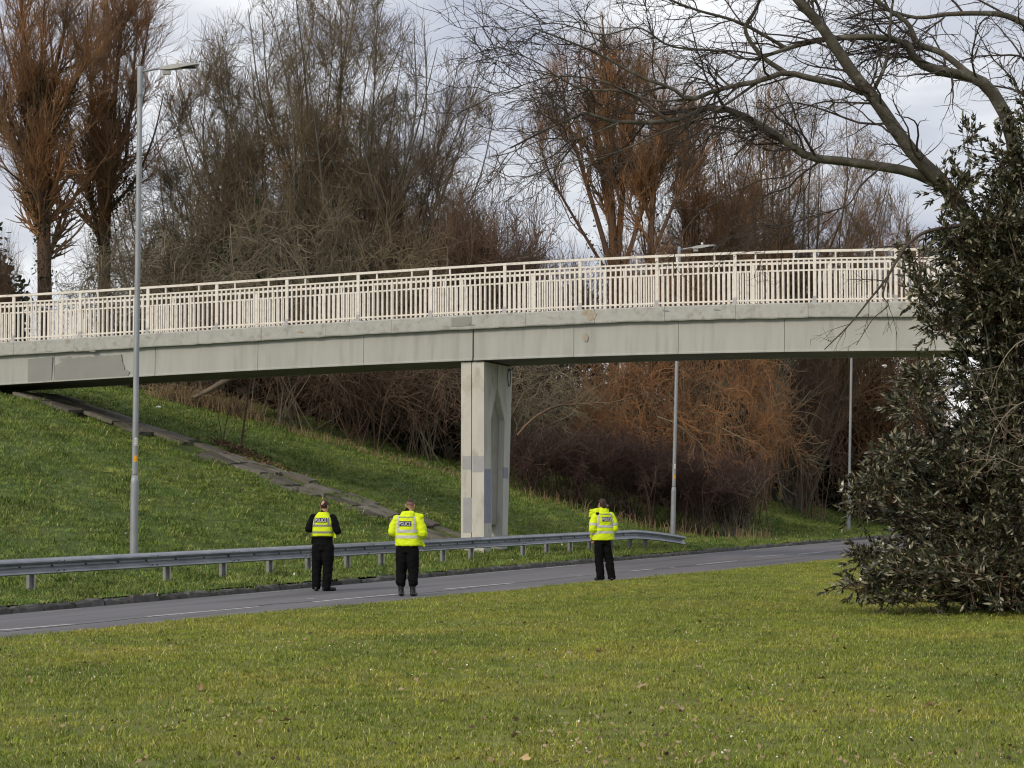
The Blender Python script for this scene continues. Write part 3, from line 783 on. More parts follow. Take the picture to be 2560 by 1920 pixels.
def big_tree(name, label, cat, px, Y, z_top, width, seed, stems, lean, mt, mc, twigs, group=None, depth=None, ang=26, twiglen=1.3, ivy=0, epi=0, trunkr=.16, zc=.52, base_split=.0, limb_up=.35, rt=.009, base_spread=.4, shift=0.0, limbs=11, laid=None, lf=.25, bf=.12, sprd=12, t0=.22, wan=1.0, kt=3):
    rng = np.random.default_rng(seed)
    X = px_x(px, Y); zb = ground_z(X, Y)
    root = thing(name, (X, Y, zb), label, cat, group)
    H = z_top - zb; depth = depth or width * .8
    env = (np.array((shift, 0, H * zc)), np.array((width / 2, depth / 2, H * (1 - zc))))
    lines = []
    for i in range(stems):
        fr = (i + .5) / stems                       # stems fan from one side to the other
        sx = (2 * fr - 1) * lean * rng.uniform(.85, 1.1) if stems > 2 else rng.uniform(-1, 1) * lean
        sy = rng.uniform(-1, 1) * lean * math.sqrt(max(0.05, 1 - sx * sx))
        tilt = min(1, math.hypot(sx, sy * .6))
        bx, by = base_spread * rng.normal() * .6 + sx * base_spread, base_spread * rng.normal()
        hx = sx * width / 2 * .93 + shift; hy = sy * depth / 2
        h = H * (zc + (1 - zc) * math.sqrt(max(.0, 1 - (tilt * .93) ** 2))) * rng.uniform(.90, .99)
        b_ = np.array((bx, by, -.3)); tp_ = np.array((hx, hy, h))
        pts = [b_, b_ * .7 + tp_ * np.array((.22, .22, .2)), b_ * .35 + tp_ * np.array((.50, .50, .45)), b_ * .1 + tp_ * np.array((.78, .78, .73)), tp_]
        pts = [p + rng.normal(size=3) * np.array((.38, .38, 0)) * (0 < j < 4) for j, p in enumerate(pts)]
        lines.append((pts, trunkr * rng.uniform(.7, 1.2), .014))
    if laid:
        lines = []
        for pts, ra, rb_ in laid:
            dy = rng.normal() * 1.6
            lines.append(([at_y(x * D, y * D, Y + dy * (i / (len(pts) - 1))) - np.array((X, Y, zb)) for i, (x, y) in enumerate(pts)], ra, rb_))
        stems = len(lines)
    st = polyset(lines, 16)
    limb = grow(rng, st, stems * limbs, t0, .98, ang + sprd, 10, H * lf, 7, .15 * wan, (0, 0, limb_up), .55, .013, env=env, taper=.5, tpow=.85)
    brn = grow(rng, limb, max(twigs // 8, 50), .10, 1, ang + sprd + 4, 14, H * bf, 5, .20 * wan, (0, 0, limb_up), .6, .009, env=env, taper=.35)
    tw = grow(rng, brn, twigs, .05, 1, ang + sprd + 4, 15, twiglen, kt, .2 * wan, (0, 0, limb_up * .9), .7, rt, taper=.3, env=(env[0], env[1] * 1.06))
    tr = Acc(); tr.tubes(st, 7)
    c = Acc(); c.tubes(limb, 4); c.tubes(brn, 3); c.tubes(tw, 3)
    if epi:
        ep_ = grow(rng, (st[0][:2], st[1][:2]) if laid else st, epi, .08, .66 if laid else .5, 34, 14, .75, 4, .22, (0, 0, .6), .3, .007, rmax=.010, taper=.45); e_ = Acc(); e_.tubes(ep_, 3); obj('shoots', e_.mesh('shoots'), B_epi, root)
    iv = ivy_on(rng, st, ivy * 2, .40, .24, .10) if ivy else None
    finish_tree(root, tr.mesh('trunk'), c.mesh('crown'), mt, mc, iv)
    return root

TG = 'bare winter trees beyond the bridge'
LA = [([(98, 900), (96, 600), (92, 480), (85, 400), (72, 300), (60, 190), (50, 60), (40, -60)], .34, .03), ([(97, 600), (97, 470), (100, 380), (104, 290), (112, 180), (140, 60), (150, -60)], .26, .03),
      ([(94, 520), (85, 420), (45, 330), (10, 270), (-30, 190), (-50, 90)], .15, .025), ([(78, 340), (55, 260), (35, 180), (10, 90), (-10, -20)], .11, .02), ([(104, 290), (140, 225), (175, 150), (195, 60), (205, -30)], .09, .02),
      ([(72, 300), (82, 190), (92, 80), (98, -50)], .10, .02), ([(92, 500), (70, 420), (30, 380), (-10, 350)], .08, .02)]
LB = [([(222, 900), (225, 600), (228, 480), (232, 400), (240, 300), (250, 180), (262, 60), (270, -50)], .30, .03), ([(225, 560), (222, 470), (212, 380), (203, 260), (193, 140), (188, 10)], .17, .025),
      ([(226, 560), (240, 400), (262, 320), (285, 230), (310, 120), (325, 30)], .15, .025), ([(224, 560), (195, 440), (170, 350), (150, 270), (140, 190)], .09, .02), ([(240, 300), (228, 200), (224, 80), (228, -40)], .09, .02),
      ([(230, 460), (290, 390), (330, 300), (352, 210)], .08, .02), ([(232, 420), (270, 350), (280, 250), (290, 150), (296, 60)], .09, .02)]
LE = [([(1325, 900), (1326, 580), (1320, 450), (1315, 330), (1308, 200), (1305, 100), (1300, 25)], .26, .02), ([(1332, 600), (1345, 420), (1362, 300), (1375, 190), (1385, 90)], .17, .02), ([(1322, 580), (1280, 440), (1250, 340), (1225, 250), (1212, 160)], .13, .02),
      ([(1345, 590), (1395, 430), (1425, 330), (1450, 220)], .12, .02), ([(1318, 600), (1240, 470), (1190, 380), (1165, 310)], .08, .02), ([(1320, 450), (1290, 330), (1270, 210), (1262, 100)], .12, .02), ([(1410, 900), (1405, 580), (1410, 450), (1420, 340), (1430, 230), (1442, 140)], .2, .02),
      ([(1405, 560), (1455, 440), (1490, 350), (1510, 270)], .1, .02), ([(1316, 340), (1335, 220), (1338, 120), (1340, 50)], .1, .02)]
big_tree('willow_tree', 'orange brown bare tree with forked dark trunks at the left edge of the frame', 'tree', 60, 92, 27.5, 14.0, 1, 7, .85, B_willowtrunk, B_willow, 8500, TG, ang=20, epi=2600, ivy=900, limb_up=.42, zc=.5, rt=.0075, limbs=15, laid=LA, lf=.17, bf=.09, twiglen=.95, depth=10, t0=.14, sprd=8, wan=.75)
big_tree('willow_tree', 'tall bare orange brown tree rising behind the nearest lamp post', 'tree', 272, 96, 26.0, 12.0, 2, 7, .75, B_willowtrunk, B_willow, 8500, TG, ang=19, epi=2600, ivy=1000, limb_up=.42, zc=.48, rt=.0075, limbs=15, laid=LB, lf=.15, bf=.085, twiglen=.95, depth=10, t0=.14, sprd=8, wan=.75)
big_tree('ash_tree', 'broad rounded grey brown bare tree with many stems, the widest of them', 'tree', 815, 95, 24.6, 16.4, 3, 30, 1.0, B_greytrunk, B_grey, 34000, TG, ang=20, ivy=4200, trunkr=.10, limb_up=.34, zc=.40, base_spread=1.2, twiglen=.9, limbs=17, depth=10, rt=.0095, lf=.19, bf=.095, sprd=10, t0=.20, kt=3)
big_tree('poplar_tree', 'upright bare tree with orange brown stems right of the pier', 'tree', 1525, 99, 23.0, 12.5, 4, 10, .85, B_willowtrunk, B_willow, 10500, TG, ang=18, epi=1500, ivy=300, limb_up=.45, zc=.42, depth=8, rt=.008, limbs=16, laid=LE, lf=.17, bf=.09, twiglen=.95, t0=.2, sprd=9, wan=.8)
big_tree('ash_tree', 'brown bare tree seen through the overhanging dark branches at the right', 'tree', 1960, 110, 23.2, 14.2, 5, 24, 1.0, B_greytrunk, B_warm, 25000, TG, ang=20, trunkr=.11, limb_up=.36, zc=.40, base_spread=.8, depth=8, rt=.0105, lf=.2, bf=.10, sprd=10, twiglen=1.0, limbs=14, kt=3)
big_tree('ash_tree', 'grey brown bare tree merging into the right flank of the broad rounded tree', 'tree', 985, 99, 20.2, 10.0, 11, 15, 1.0, B_greytrunk, B_grey, 14000, TG, ang=21, trunkr=.09, limb_up=.32, zc=.40, depth=6, rt=.0105, lf=.19, bf=.10, sprd=10, twiglen=1.0)
big_tree('ash_tree', 'grey brown bare tree merging into the left flank of the broad rounded tree', 'tree', 640, 99, 22.0, 10.0, 12, 14, 1.0, B_greytrunk, B_grey, 13000, TG, ang=21, trunkr=.09, limb_up=.32, zc=.40, depth=6, rt=.0105, lf=.19, bf=.10, sprd=10, twiglen=1.0)
big_tree('ash_tree', 'orange brown bare tree low behind the right end of the parapet', 'tree', 2190, 118, 17.6, 9.5, 9, 14, 1.0, B_greytrunk, B_willow, 11000, TG, ang=22, trunkr=.09, limb_up=.3, zc=.42, depth=6, rt=.012, lf=.2, bf=.10, sprd=10, twiglen=1.0)
big_tree('ash_tree', 'warm brown bare tree filling the gap left of the broad brown tree at right', 'tree', 1845, 114, 18.5, 9.0, 10, 14, 1.0, B_greytrunk, B_warm, 11000, TG, ang=22, trunkr=.09, limb_up=.32, zc=.42, depth=6, rt=.012, lf=.2, bf=.10, sprd=10, twiglen=1.0)
big_tree('willow_tree', 'rusty orange bare tree between the upright tree and the brown tree', 'tree', 1740, 104, 20.2, 10.5, 6, 18, 1.0, B_willowtrunk, B_willow, 13500, TG, ang=20, epi=900, trunkr=.09, limb_up=.36, zc=.42, depth=6, rt=.010, lf=.2, bf=.10, sprd=10, twiglen=1.0, kt=3)
big_tree('ash_tree', 'grey bare tree partly hidden behind the lamp head at the left', 'tree', 450, 101, 18.2, 10.0, 7, 15, 1.0, B_greytrunk, B_grey, 11000, TG, ang=24, trunkr=.08, limb_up=.22, zc=.42, depth=6, rt=.0095, lf=.19, bf=.10, sprd=12, twiglen=1.0)
big_tree('ash_tree', 'small reddish brown bare tree right of the broad rounded tree', 'tree', 1185, 98, 15.2, 7.4, 8, 12, 1.0, B_greytrunk, B_brown, 8000, TG, ang=24, trunkr=.07, limb_up=.28, zc=.45, depth=5, lf=.2, sprd=12, kt=3)

def shrub_mesh(seed, H, W, stems, twigs, droop, wander=.2, twl=.9, rt=.0085, stemr=.022, bush=.5):
    rng = np.random.default_rng(seed); lines = []
    for i in range(stems):
        a = rng.uniform(0, 2 * np.pi); q = rng.random() ** .6
        b_ = np.array((rng.normal() * W * .12, rng.normal() * W * .10, -.15))
        tp_ = np.array((math.cos(a) * q * W / 2, math.sin(a) * q * W / 2 * .8, H * rng.uniform(.5, 1.0) * (1 - .35 * q * droop)))
        md = b_ * .5 + tp_ * .45 + np.array((0, 0, H * .22)) + rng.normal(size=3) * .12 * W
        m2 = tp_ * .8 + np.array((0, 0, H * .12 * droop)) + rng.normal(size=3) * .06 * W
        lines.append(([b_, md, m2, tp_], stemr * rng.uniform(.6, 1.3), .012))
    st = polyset(lines, 9)
    lb = grow(rng, st, stems * 7, .12, 1, 42, 15, H * .3, 6, wander, (0, 0, .35 - .8 * droop), .6, .010, taper=.3)
    tw = grow(rng, lb, twigs, .05, 1, 42, 18, twl, 6, wander * 1.1, (0, 0, .25 - .6 * droop), .65, rt, taper=.2, rmax=.012)
    a_ = Acc(); a_.tubes(st, 5); b_ = Acc(); b_.tubes(lb, 4); b_.tubes(tw, 3)
    return a_.mesh('stems'), b_.mesh('twigs')
SHM = {}
def shrub(name, label, px, Y, kind, H, W, mt, mc, rz=None, group=None, dv=0, z=None):
    key = kind
    base_H, base_W = 4.0, 5.0
    if key not in SHM:
        sd_, droop, st_, tw_, wa, tl = kind
        SHM[key] = shrub_mesh(sd_, base_H, base_W, st_, tw_, droop, wa, tl)
    X = px_x(px, Y); zb = ground_z(X, Y) if z is None else z
    root = thing(name, (X, Y, zb - .05), label, 'shrub', group, rz if rz is not None else random.uniform(0, 6.28))
    for nm, me, m in (('stems', SHM[key][0], mt), ('twigs', SHM[key][1], mc)):
        o = bpy.data.objects.new(nm, me); COL.objects.link(o); o.parent = root
        if len(me.materials) == 0: me.materials.append(m)
        o.material_slots[0].link = 'OBJECT'; o.material_slots[0].material = m
    root.scale = (W / base_W, W / base_W, H / base_H)
    return root
K1 = (21, .7, 22, 2000, .30, 1.15)     # arching tangle
K2 = (22, .2, 22, 2400, .22, .95)      # upright thicket
K3 = (23, .85, 26, 900, .34, 1.5)     # drooping
K4 = (24, .1, 30, 3400, .2, .6)       # dense low
SG = 'bare shrubs on the slope behind the bridge'
# tangle below the deck, left of the pier
shrub('shrub', 'brown bare tangle of stems at the top of the slope beside the fallen branch', 500, 79, K1, 3.6, 4.6, B_pale, B_brown, group=SG)
shrub('shrub', 'pale stemmed arching tangle just right of the thin sapling', 720, 80, K3, 4.2, 5.2, B_pale, B_brown, group=SG)
shrub('shrub', 'reddish brown arching tangle midway between the sapling and the pier', 900, 81, K1, 4.8, 5.6, B_brown, B_brown, group=SG)
shrub('shrub', 'dark brown tangle of arching stems directly left of the pier', 1070, 83, K3, 5.0, 5.6, B_olive, B_brown, group=SG)
shrub('shrub', 'grey arching tangle with long pale boughs directly right of the pier', 1310, 84, K3, 5.2, 6.0, B_olive, B_olive, group=SG)
shrub('shrub', 'rusty brown tangle under the deck left of the second lamp post', 1530, 86, K1, 6.2, 5.0, B_olive, B_rust, group=SG)
shrub('shrub', 'bright orange willow shrub right of the second lamp post', 1765, 88, K3, 7.2, 4.6, B_olive, B_rust, group=SG)
shrub('shrub', 'orange brown upper thicket hanging under the deck between the lamp posts', 1850, 95, K1, 8.0, 5.0, B_brown, B_rust, group=SG)
shrub('shrub', 'dark brown shrub in the gap beside the farthest lamp post', 2010, 106, K2, 8.0, 4.6, B_brown, B_brown, group=SG)
shrub('shrub', 'brown red thicket behind the farthest lamp post', 2230, 116, K1, 8.5, 7.0, B_brown, B_rust, group=SG)
# dark purple front row on the slope
shrub('shrub', 'dusky purple low shrub just right of the pier foot', 1330, 81.5, K4, 2.6, 4.2, B_purple, B_purple, group=SG)
shrub('shrub', 'dusky purple shrub left of the officer with tied back hair', 1450, 82.5, K4, 3.0, 4.2, B_purple, B_purple, group=SG)
shrub('shrub', 'dusky purple shrub between the tied hair officer and the second lamp post', 1590, 83.5, K4, 3.4, 4.6, B_purple, B_purple, group=SG)
shrub('shrub', 'dusky purple shrub right behind the second lamp post', 1720, 84.5, K4, 3.4, 4.4, B_purple, B_purple, group=SG)
shrub('shrub', 'dark purple shrub with pale curled stalks at the end of the shrub row', 1830, 86, K4, 3.3, 3.6, B_pale, B_purple, group=SG)
# second storey behind, seen over the parapet
shrub('shrub', 'olive grey arching shrub over the parapet below the left orange trees', 250, 90, K3, 6.2, 5.0, B_olive, B_olive, group=SG)
shrub('shrub', 'olive grey arching shrub over the parapet just right of the nearest lamp post', 450, 92, K3, 8.0, 6.5, B_pale, B_olive, group=SG)
shrub('shrub', 'grey green arching shrub over the parapet at the foot of the broad tree', 690, 89, K3, 8.2, 6.5, B_pale, B_olive, group=SG)
shrub('shrub', 'grey olive arching shrub over the parapet under the middle of the broad tree', 850, 90, K1, 8.0, 6.0, B_olive, B_olive, group=SG)
shrub('shrub', 'grey brown arching shrub over the parapet right of the broad tree foot', 1010, 90, K3, 8.4, 6.5, B_olive, B_grey, group=SG)
shrub('shrub', 'dark brown dense shrub over the parapet above the pier', 1230, 92, K2, 10.5, 6.0, B_brown, B_brown, group=SG)
shrub('shrub', 'dark brown dense shrub over the parapet left of the pier', 1110, 93, K4, 9.0, 5.0, B_brown, B_brown, group=SG)
shrub('shrub', 'orange brown shrub over the parapet at the foot of the olive tree', 2150, 116, K2, 12.5, 8.0, B_brown, B_willow, group=SG)
shrub('shrub', 'brown shrub over the parapet between the upright tree and second lamp head', 1640, 100, K2, 10.5, 6.5, B_brown, B_willow, group=SG)
shrub('shrub', 'grey brown shrub over the parapet at the foot of the upright tree', 1420, 97, K2, 9.0, 5.5, B_brown, B_brown, group=SG)
shrub('shrub', 'olive shrub over the parapet right of the second lamp head', 1860, 103, K2, 11.0, 7.0, B_olive, B_olive, group=SG)
shrub('shrub', 'dark ivy clad shrub at the far left behind the parapet', -20, 88, K2, 6.0, 3.0, B_brown, B_brown, group=SG)

# leaf masses behind the thicket and the parapet shrubs
def mass(name, boxes, leaf, m, seed):
    rng = np.random.default_rng(seed); Vs, Ts, n = [], [], 0
    for (x0, x1, Y, h0, h1, cnt) in boxes:
        X = rng.uniform(px_x(x0, Y), px_x(x1, Y), cnt); Yy = Y + rng.normal(0, 1.0, cnt)
        zb = np.array([ground_z(a, b) for a, b in zip(X, Yy)])
        top_ = h0 + (h1 - h0) * (X - X.min()) / (np.ptp(X) + 1e-6)
        Z = zb + rng.random(cnt) ** 1.2 * top_ * (1 + .12 * np.sin(X * 1.7) + .10 * np.sin(X * 4.1)) * rng.uniform(.7, 1.1, cnt)
        V, T = leaves(rng, np.stack([X, Yy, Z], 1), rng.normal(size=(cnt, 3)), leaf * rng.uniform(.6, 1.5, cnt), leaf * .4 * rng.uniform(.6, 1.3, cnt))
        Vs.append(V); Ts.append(T + n); n += len(V)
    return obj(name, mesh_np(name, np.concatenate(Vs), tris=np.concatenate(Ts)), m, kind='stuff')
mass('dark_backing', [(300, 1160, 86, 2.2, 3.6, 9000), (1160, 1850, 93, 3.6, 5.0, 11000), (1860, 2140, 117, 5.5, 6.5, 5500), (2140, 2700, 124, 6.0, 6.5, 6000)], .38, mat('dark_backing_leaf', (.022, .02, .012), (.04, .034, .02), 2, .8, coords='World'), 77)  # near-black leaves added so the depths behind the thicket look shaded
mass('ivy_mass', [(-60, 60, 90, 6.6, 4.6, 3500), (540, 820, 93, 6.6, 6.4, 8000), (820, 1100, 93, 6.4, 5.4, 7000)], .24, M_ivy, 78)
# twig mass added far behind to block light coming through the thicket
def screen_wood():
    rng = np.random.default_rng(9); a_ = Acc(); N = 300
    Y = rng.uniform(122, 140, N); X = np.array([px_x(p, y) for p, y in zip(rng.uniform(350, 2700, N), Y)])
    P = []
    for x, y in zip(X, Y):
        z = ground_z(x, y); h = rng.uniform(4.5, 8.0)
        P.append([(x, y, z - .2), (x + rng.normal(0, .3), y, z + h * .5), (x + rng.normal(0, .6), y, z + h)])
    st = polyset([(p, .06, .02) for p in P], 5)
    lb = grow(rng, st, 2000, .05, 1, 35, 12, 2.0, 3, .15, (0, 0, .3), .5, .02); tw = grow(rng, lb, 6000, .05, 1, 35, 15, 1.2, 3, .15, (0, 0, .2), .6, .017)
    a_.tubes(st, 4); a_.tubes(lb, 3); a_.tubes(tw, 3)
    obj('screen_wood', a_.mesh('screen_wood'), B_brown, kind='stuff')
screen_wood()

# fallen bough on the slope top, sapling, twiggy stems beside it, straw
def limb_thing(name, label, cat, lines, m, Y0, K=10, S=7, twig=None, group=None, seed=0):
    P, Rr = polyset(lines, K); base = P[0, 0].copy()
    root = thing(name, tuple(base), label, cat, group); P = P - base
    a_ = Acc(); a_.tubes((P, Rr), S); obj('trunk', a_.mesh('trunk'), m, root)
    if twig:
        rng = np.random.default_rng(seed); c = Acc()
        b1 = grow(rng, (P, Rr), twig[0], .25, 1, 40, 12, twig[1], 6, .12, (0, 0, .15), .5, .006); b2 = grow(rng, b1, twig[0] * 6, .2, 1, 40, 12, twig[1] * .45, 4, .12, (0, 0, .1), .6, .004)
        c.tubes(b1, 4); c.tubes(b2, 3); obj('twigs', c.mesh('twigs'), twig[2], root)
    return root
f3 = lambda pts, Y: [at_y(x * D, y * D, Y) for x, y in pts]
limb_thing('fallen_bough', 'pale thick fallen bough leaning down the top of the slope', 'branch', [(f3([(418, 859), (445, 846), (470, 832), (500, 815), (530, 800)], 77.5), .075, .12)], mat('log_bark', (.19, .155, .115), (.13, .105, .08), 3, .9, coords='World'), 77.5)
limb_thing('sapling', 'thin bare sapling growing from the edge of the sloping paved strip', 'sapling', [(f3([(520, 1000), (523, 955), (526, 925), (533, 880), (540, 830), (548, 780)], 69.5), .045, .016)], B_brown, 69.5, twig=(9, 1.1, B_brown), seed=3)
limb_thing('sapling', 'clump of fine twiggy shoots left of the sapling on the paved strip', 'sapling', [(f3([(480, 985), (478, 940), (470, 890), (462, 850)], 69.8), .02, .008), (f3([(482, 985), (484, 940), (492, 900), (500, 860)], 69.8), .02, .008), (f3([(486, 985), (490, 950), (508, 915), (515, 890)], 69.8), .016, .006)], B_brown, 69.8, twig=(14, .7, B_brown), seed=4)
# pale boughs that arch through the tangle
limb_thing('bough', 'long arching brown bough right of the pier over the dark tangle', 'branch', [(f3([(1118, 940), (1150, 905), (1200, 878), (1260, 872), (1330, 868), (1390, 850)], 80.5), .05, .015), (f3([(1200, 878), (1250, 860), (1300, 830), (1330, 810)], 80.5), .03, .01)], B_brown, 80, twig=(34, 1.1, B_olive), seed=8)
limb_thing('bough', 'thin forked bough hanging left of the second lamp post', 'branch', [(f3([(1420, 900), (1460, 915), (1490, 940), (1500, 965), (1485, 1000)], 80.5), .026, .008), (f3([(1490, 940), (1515, 960), (1520, 985), (1530, 1010)], 80.5), .018, .007)], B_olive, 80, twig=(22, .8, B_rust), seed=9)
limb_thing('bough', 'curved thin bough just right of the second lamp post', 'branch', [(f3([(1560, 925), (1600, 945), (1640, 960), (1665, 985)], 80.5), .02, .008)], B_olive, 80, twig=(22, .8, B_rust), seed=10)
def stalks(name, label, pts, n, h, m, seed, lean=.25, kind=None):
    rng = np.random.default_rng(seed); P = []
    for _ in range(n):
        i = rng.integers(0, len(pts) - 1); f = rng.random(); px = pts[i][0] * (1 - f) + pts[i + 1][0] * f + rng.normal(0, 6); py = pts[i][1] * (1 - f) + pts[i + 1][1] * f
        Y = pts[i][2] * (1 - f) + pts[i + 1][2] * f + rng.normal(0, .25)
        x = px_x(px * D, Y); z = ground_z(x, Y); hh = h * rng.uniform(.4, 1.3); l = rng.normal(0, lean, 2) * hh
        P.append([(x, Y, z - .02), (x + l[0] * .4, Y + l[1] * .4, z + hh * .6), (x + l[0], Y + l[1], z + hh * (1 - abs(l[0] / hh) * .4))])
    P = np.array(P); a_ = Acc(); a_.tubes((P, np.tile(np.array((.010, .008, .004)), (n, 1))), 3)
    return obj(name, a_.mesh(name), m, kind='stuff')
stalks('dead_grass', '', [(1120, 1010, 80), (1250, 1075, 80.5), (1400, 1105, 82), (1560, 1130, 83), (1660, 1140, 84)], 210, .5, M_straw, 31)
stalks('dead_bracken', '', [(330, 840, 77.5), (440, 880, 78), (560, 920, 78.5)], 700, .7, M_straw, 32, .5)
stalks('dead_grass', '', [(560, 930, 78.5), (800, 960, 79), (1000, 985, 80)], 260, .3, M_straw, 33, .5)

# leaf litter at the sapling foot
def litter(name, C, size, m, seed, n):
    rng = np.random.default_rng(seed); P = []
    for cx, cy, Y, sx, sy, k in C:
        for _ in range(k):
            x = px_x(cx * D, Y) + rng.normal(0, sx); y = Y + rng.normal(0, sy); P.append((x, y, ground_z(x, y) + .05 + rng.random() * .08))
    P = np.array(P); Dd = rng.normal(size=(len(P), 3)) * (1, 1, .35)
    V, T = leaves(rng, P, Dd, size * rng.uniform(.6, 1.4, len(P)), size * .4 * rng.uniform(.6, 1.3, len(P)))
    return obj(name, mesh_np(name, V, tris=T), m, kind='stuff')
litter('leaf_litter', [(520, 1005, 69.3, .4, .4, 170), (570, 1030, 68.3, .5, .4, 150), (480, 990, 69.8, .3, .4, 60)], .11, M_soilleaf, 51, 0)

# ================================================================== OVERHANGING BARE TREE (near, right)
rg = np.random.default_rng(12)
YT = 33.0
def g3(pts, y0, y1):
    n = len(pts); return [at_y(x * D, y * D, y0 + (y1 - y0) * i / (n - 1)) for i, (x, y) in enumerate(pts)]
LIMBS = [
    (g3([(2185, 1330), (2170, 1000), (2145, 700), (2110, 500)], 33.6, 33.2), .19, .145),
    (g3([(2110, 500), (2058, 425), (2030, 388), (1985, 345), (1940, 288), (1890, 215), (1850, 168), (1800, 95), (1765, 45), (1715, -10), (1670, -70)], 33.2, 32.0), .125, .06),
    (g3([(2040, 405), (2000, 385), (1960, 370), (1905, 360), (1805, 346), (1750, 340), (1710, 315), (1645, 272), (1590, 243), (1537, 232), (1485, 250), (1447, 262), (1337, 265), (1280, 248), (1252, 247), (1180, 280), (1102, 320)], 33.2, 31.2), .085, .012),
    (g3([(1865, 200), (1825, 185), (1755, 170), (1695, 157), (1640, 175), (1555, 192), (1490, 215), (1450, 190), (1380, 165), (1300, 120), (1230, 90), (1150, 60)], 32.6, 31.0), .055, .010),
    (g3([(1697, 157), (1645, 120), (1610, 65), (1630, 25), (1650, -20)], 32.4, 32.0), .04, .02),
    (g3([(2150, 560), (2195, 400), (2180, 272), (2140, 195), (2095, 165), (2035, 155), (1980, 132), (1955, 92), (1880, 80), (1780, 85), (1700, 105), (1620, 130), (1560, 110)], 33.6, 32.2), .12, .014),
    (g3([(2100, 166), (2035, 115), (1985, 95), (1960, 50), (1905, 10), (1870, -40)], 33.2, 33.0), .055, .025),
    (g3([(2300, 90), (2212, 50), (2155, 30), (2055, 30), (1980, 38), (1900, 20), (1830, 40)], 33.8, 33.2), .06, .012),
    (g3([(1885, 200), (1915, 130), (1925, 30), (1935, -30)], 32.7, 32.5), .032, .015),
    (g3([(2120, 480), (2036, 493), (1991, 505), (1951, 540), (1916, 600), (1876, 650), (1836, 700), (1781, 755)], 32.6, 31.6), .032, .007),
    (g3([(1916, 600), (1908, 640), (1918, 660), (1885, 690), (1850, 745)], 31.9, 31.7), .012, .005),
    (g3([(1905, 360), (1860, 400), (1835, 440), (1800, 455), (1740, 470), (1690, 490), (1640, 480)], 32.6, 31.6), .016, .005),
    (g3([(1750, 340), (1700, 380), (1640, 390), (1560, 430), (1500, 470), (1460, 540), (1455, 600)], 32.0, 31.2), .014, .004),
    (g3([(1640, 175), (1560, 230), (1500, 260), (1420, 290), (1330, 330), (1230, 350), (1130, 385)], 32.1, 31.0), .022, .006),
    (g3([(1560, 110), (1450, 100), (1380, 60), (1300, 75), (1200, 50), (1090, 65)], 32.2, 31.0), .018, .006),
    (g3([(1700, 105), (1600, 50), (1500, 20), (1400, -20)], 32.5, 31.5), .03, .012),
    (g3([(2240, 620), (2290, 420), (2260, 260), (2230, 130), (2250, 20), (2260, -60)], 34.2, 34.2), .1, .05),
    (g3([(1447, 262), (1350, 200), (1250, 190), (1150, 130), (1060, 95)], 31.8, 31.0), .022, .006),
    (g3([(1337, 265), (1250, 300), (1180, 300), (1100, 330), (1050, 340)], 31.6, 31.0), .015, .005),
    (g3([(1500, 215), (1400, 215), (1300, 175), (1200, 165), (1110, 190), (1045, 210)], 31.8, 31.0), .018, .005),
]
lp = polyset(LIMBS, 22)
tb = np.array(lp[0][0, 0]); tb[2] = lawn_z(tb[0], tb[1])
over = thing('overhanging_tree', tuple(tb), 'bare tree at the right whose dark crooked boughs reach over the bridge', 'tree')
P_ = lp[0] - tb; Rr_ = lp[1]
a_ = Acc(); a_.tubes((P_[:2], Rr_[:2]), 10); a_.tubes((P_[5:6], Rr_[5:6]), 10); a_.tubes((P_[16:17], Rr_[16:17]), 8)
obj('trunk', a_.mesh('trunk'), B_limb, over)
a_ = Acc(); sel = [2, 3, 4, 6, 7, 8, 13, 14, 15, 17, 18, 19]
a2_ = Acc(); a2_.tubes((P_[[9, 10, 11, 12]], Rr_[[9, 10, 11, 12]]), 6); obj('drooping_bough', a2_.mesh('drooping_bough'), B_limbtwig, over)
a_.tubes((P_[sel], Rr_[sel]), 7); obj('boughs', a_.mesh('boughs'), B_limb, over)
src = (P_[[1, 2, 3, 4, 5, 6, 7, 8, 11, 13, 14, 15, 16, 17, 18, 19]], Rr_[[1, 2, 3, 4, 5, 6, 7, 8, 11, 13, 14, 15, 16, 17, 18, 19]])
b1 = grow(rg, src, 230, .22, 1, 46, 14, 1.45, 10, .17, (-.15, 0, -.05), .5, .008, taper=.35, rmax=.02)
b2 = grow(rg, b1, 1700, .1, 1, 42, 14, .66, 7, .18, (-.1, 0, -.1), .6, .0050, taper=.3)
b3 = grow(rg, b2, 4600, .1, 1, 42, 14, .27, 5, .2, (0, 0, -.05), .7, .0038, taper=.2)
src2 = (P_[[9, 10, 12]], Rr_[[9, 10, 12]])
d1 = grow(rg, src2, 16, .35, 1, 35, 12, .55, 6, .13, (-.3, 0, -.1), .5, .005, taper=.3); d2 = grow(rg, d1, 60, .1, 1, 38, 12, .28, 4, .14, (-.1, 0, 0), .7, .0038)
a_ = Acc(); a_.tubes(b1, 5); a_.tubes(b2, 4); a_.tubes(b3, 3); a_.tubes(d1, 4); a_.tubes(d2, 3)
obj('twigs', a_.mesh('twigs'), B_limbtwig, over)

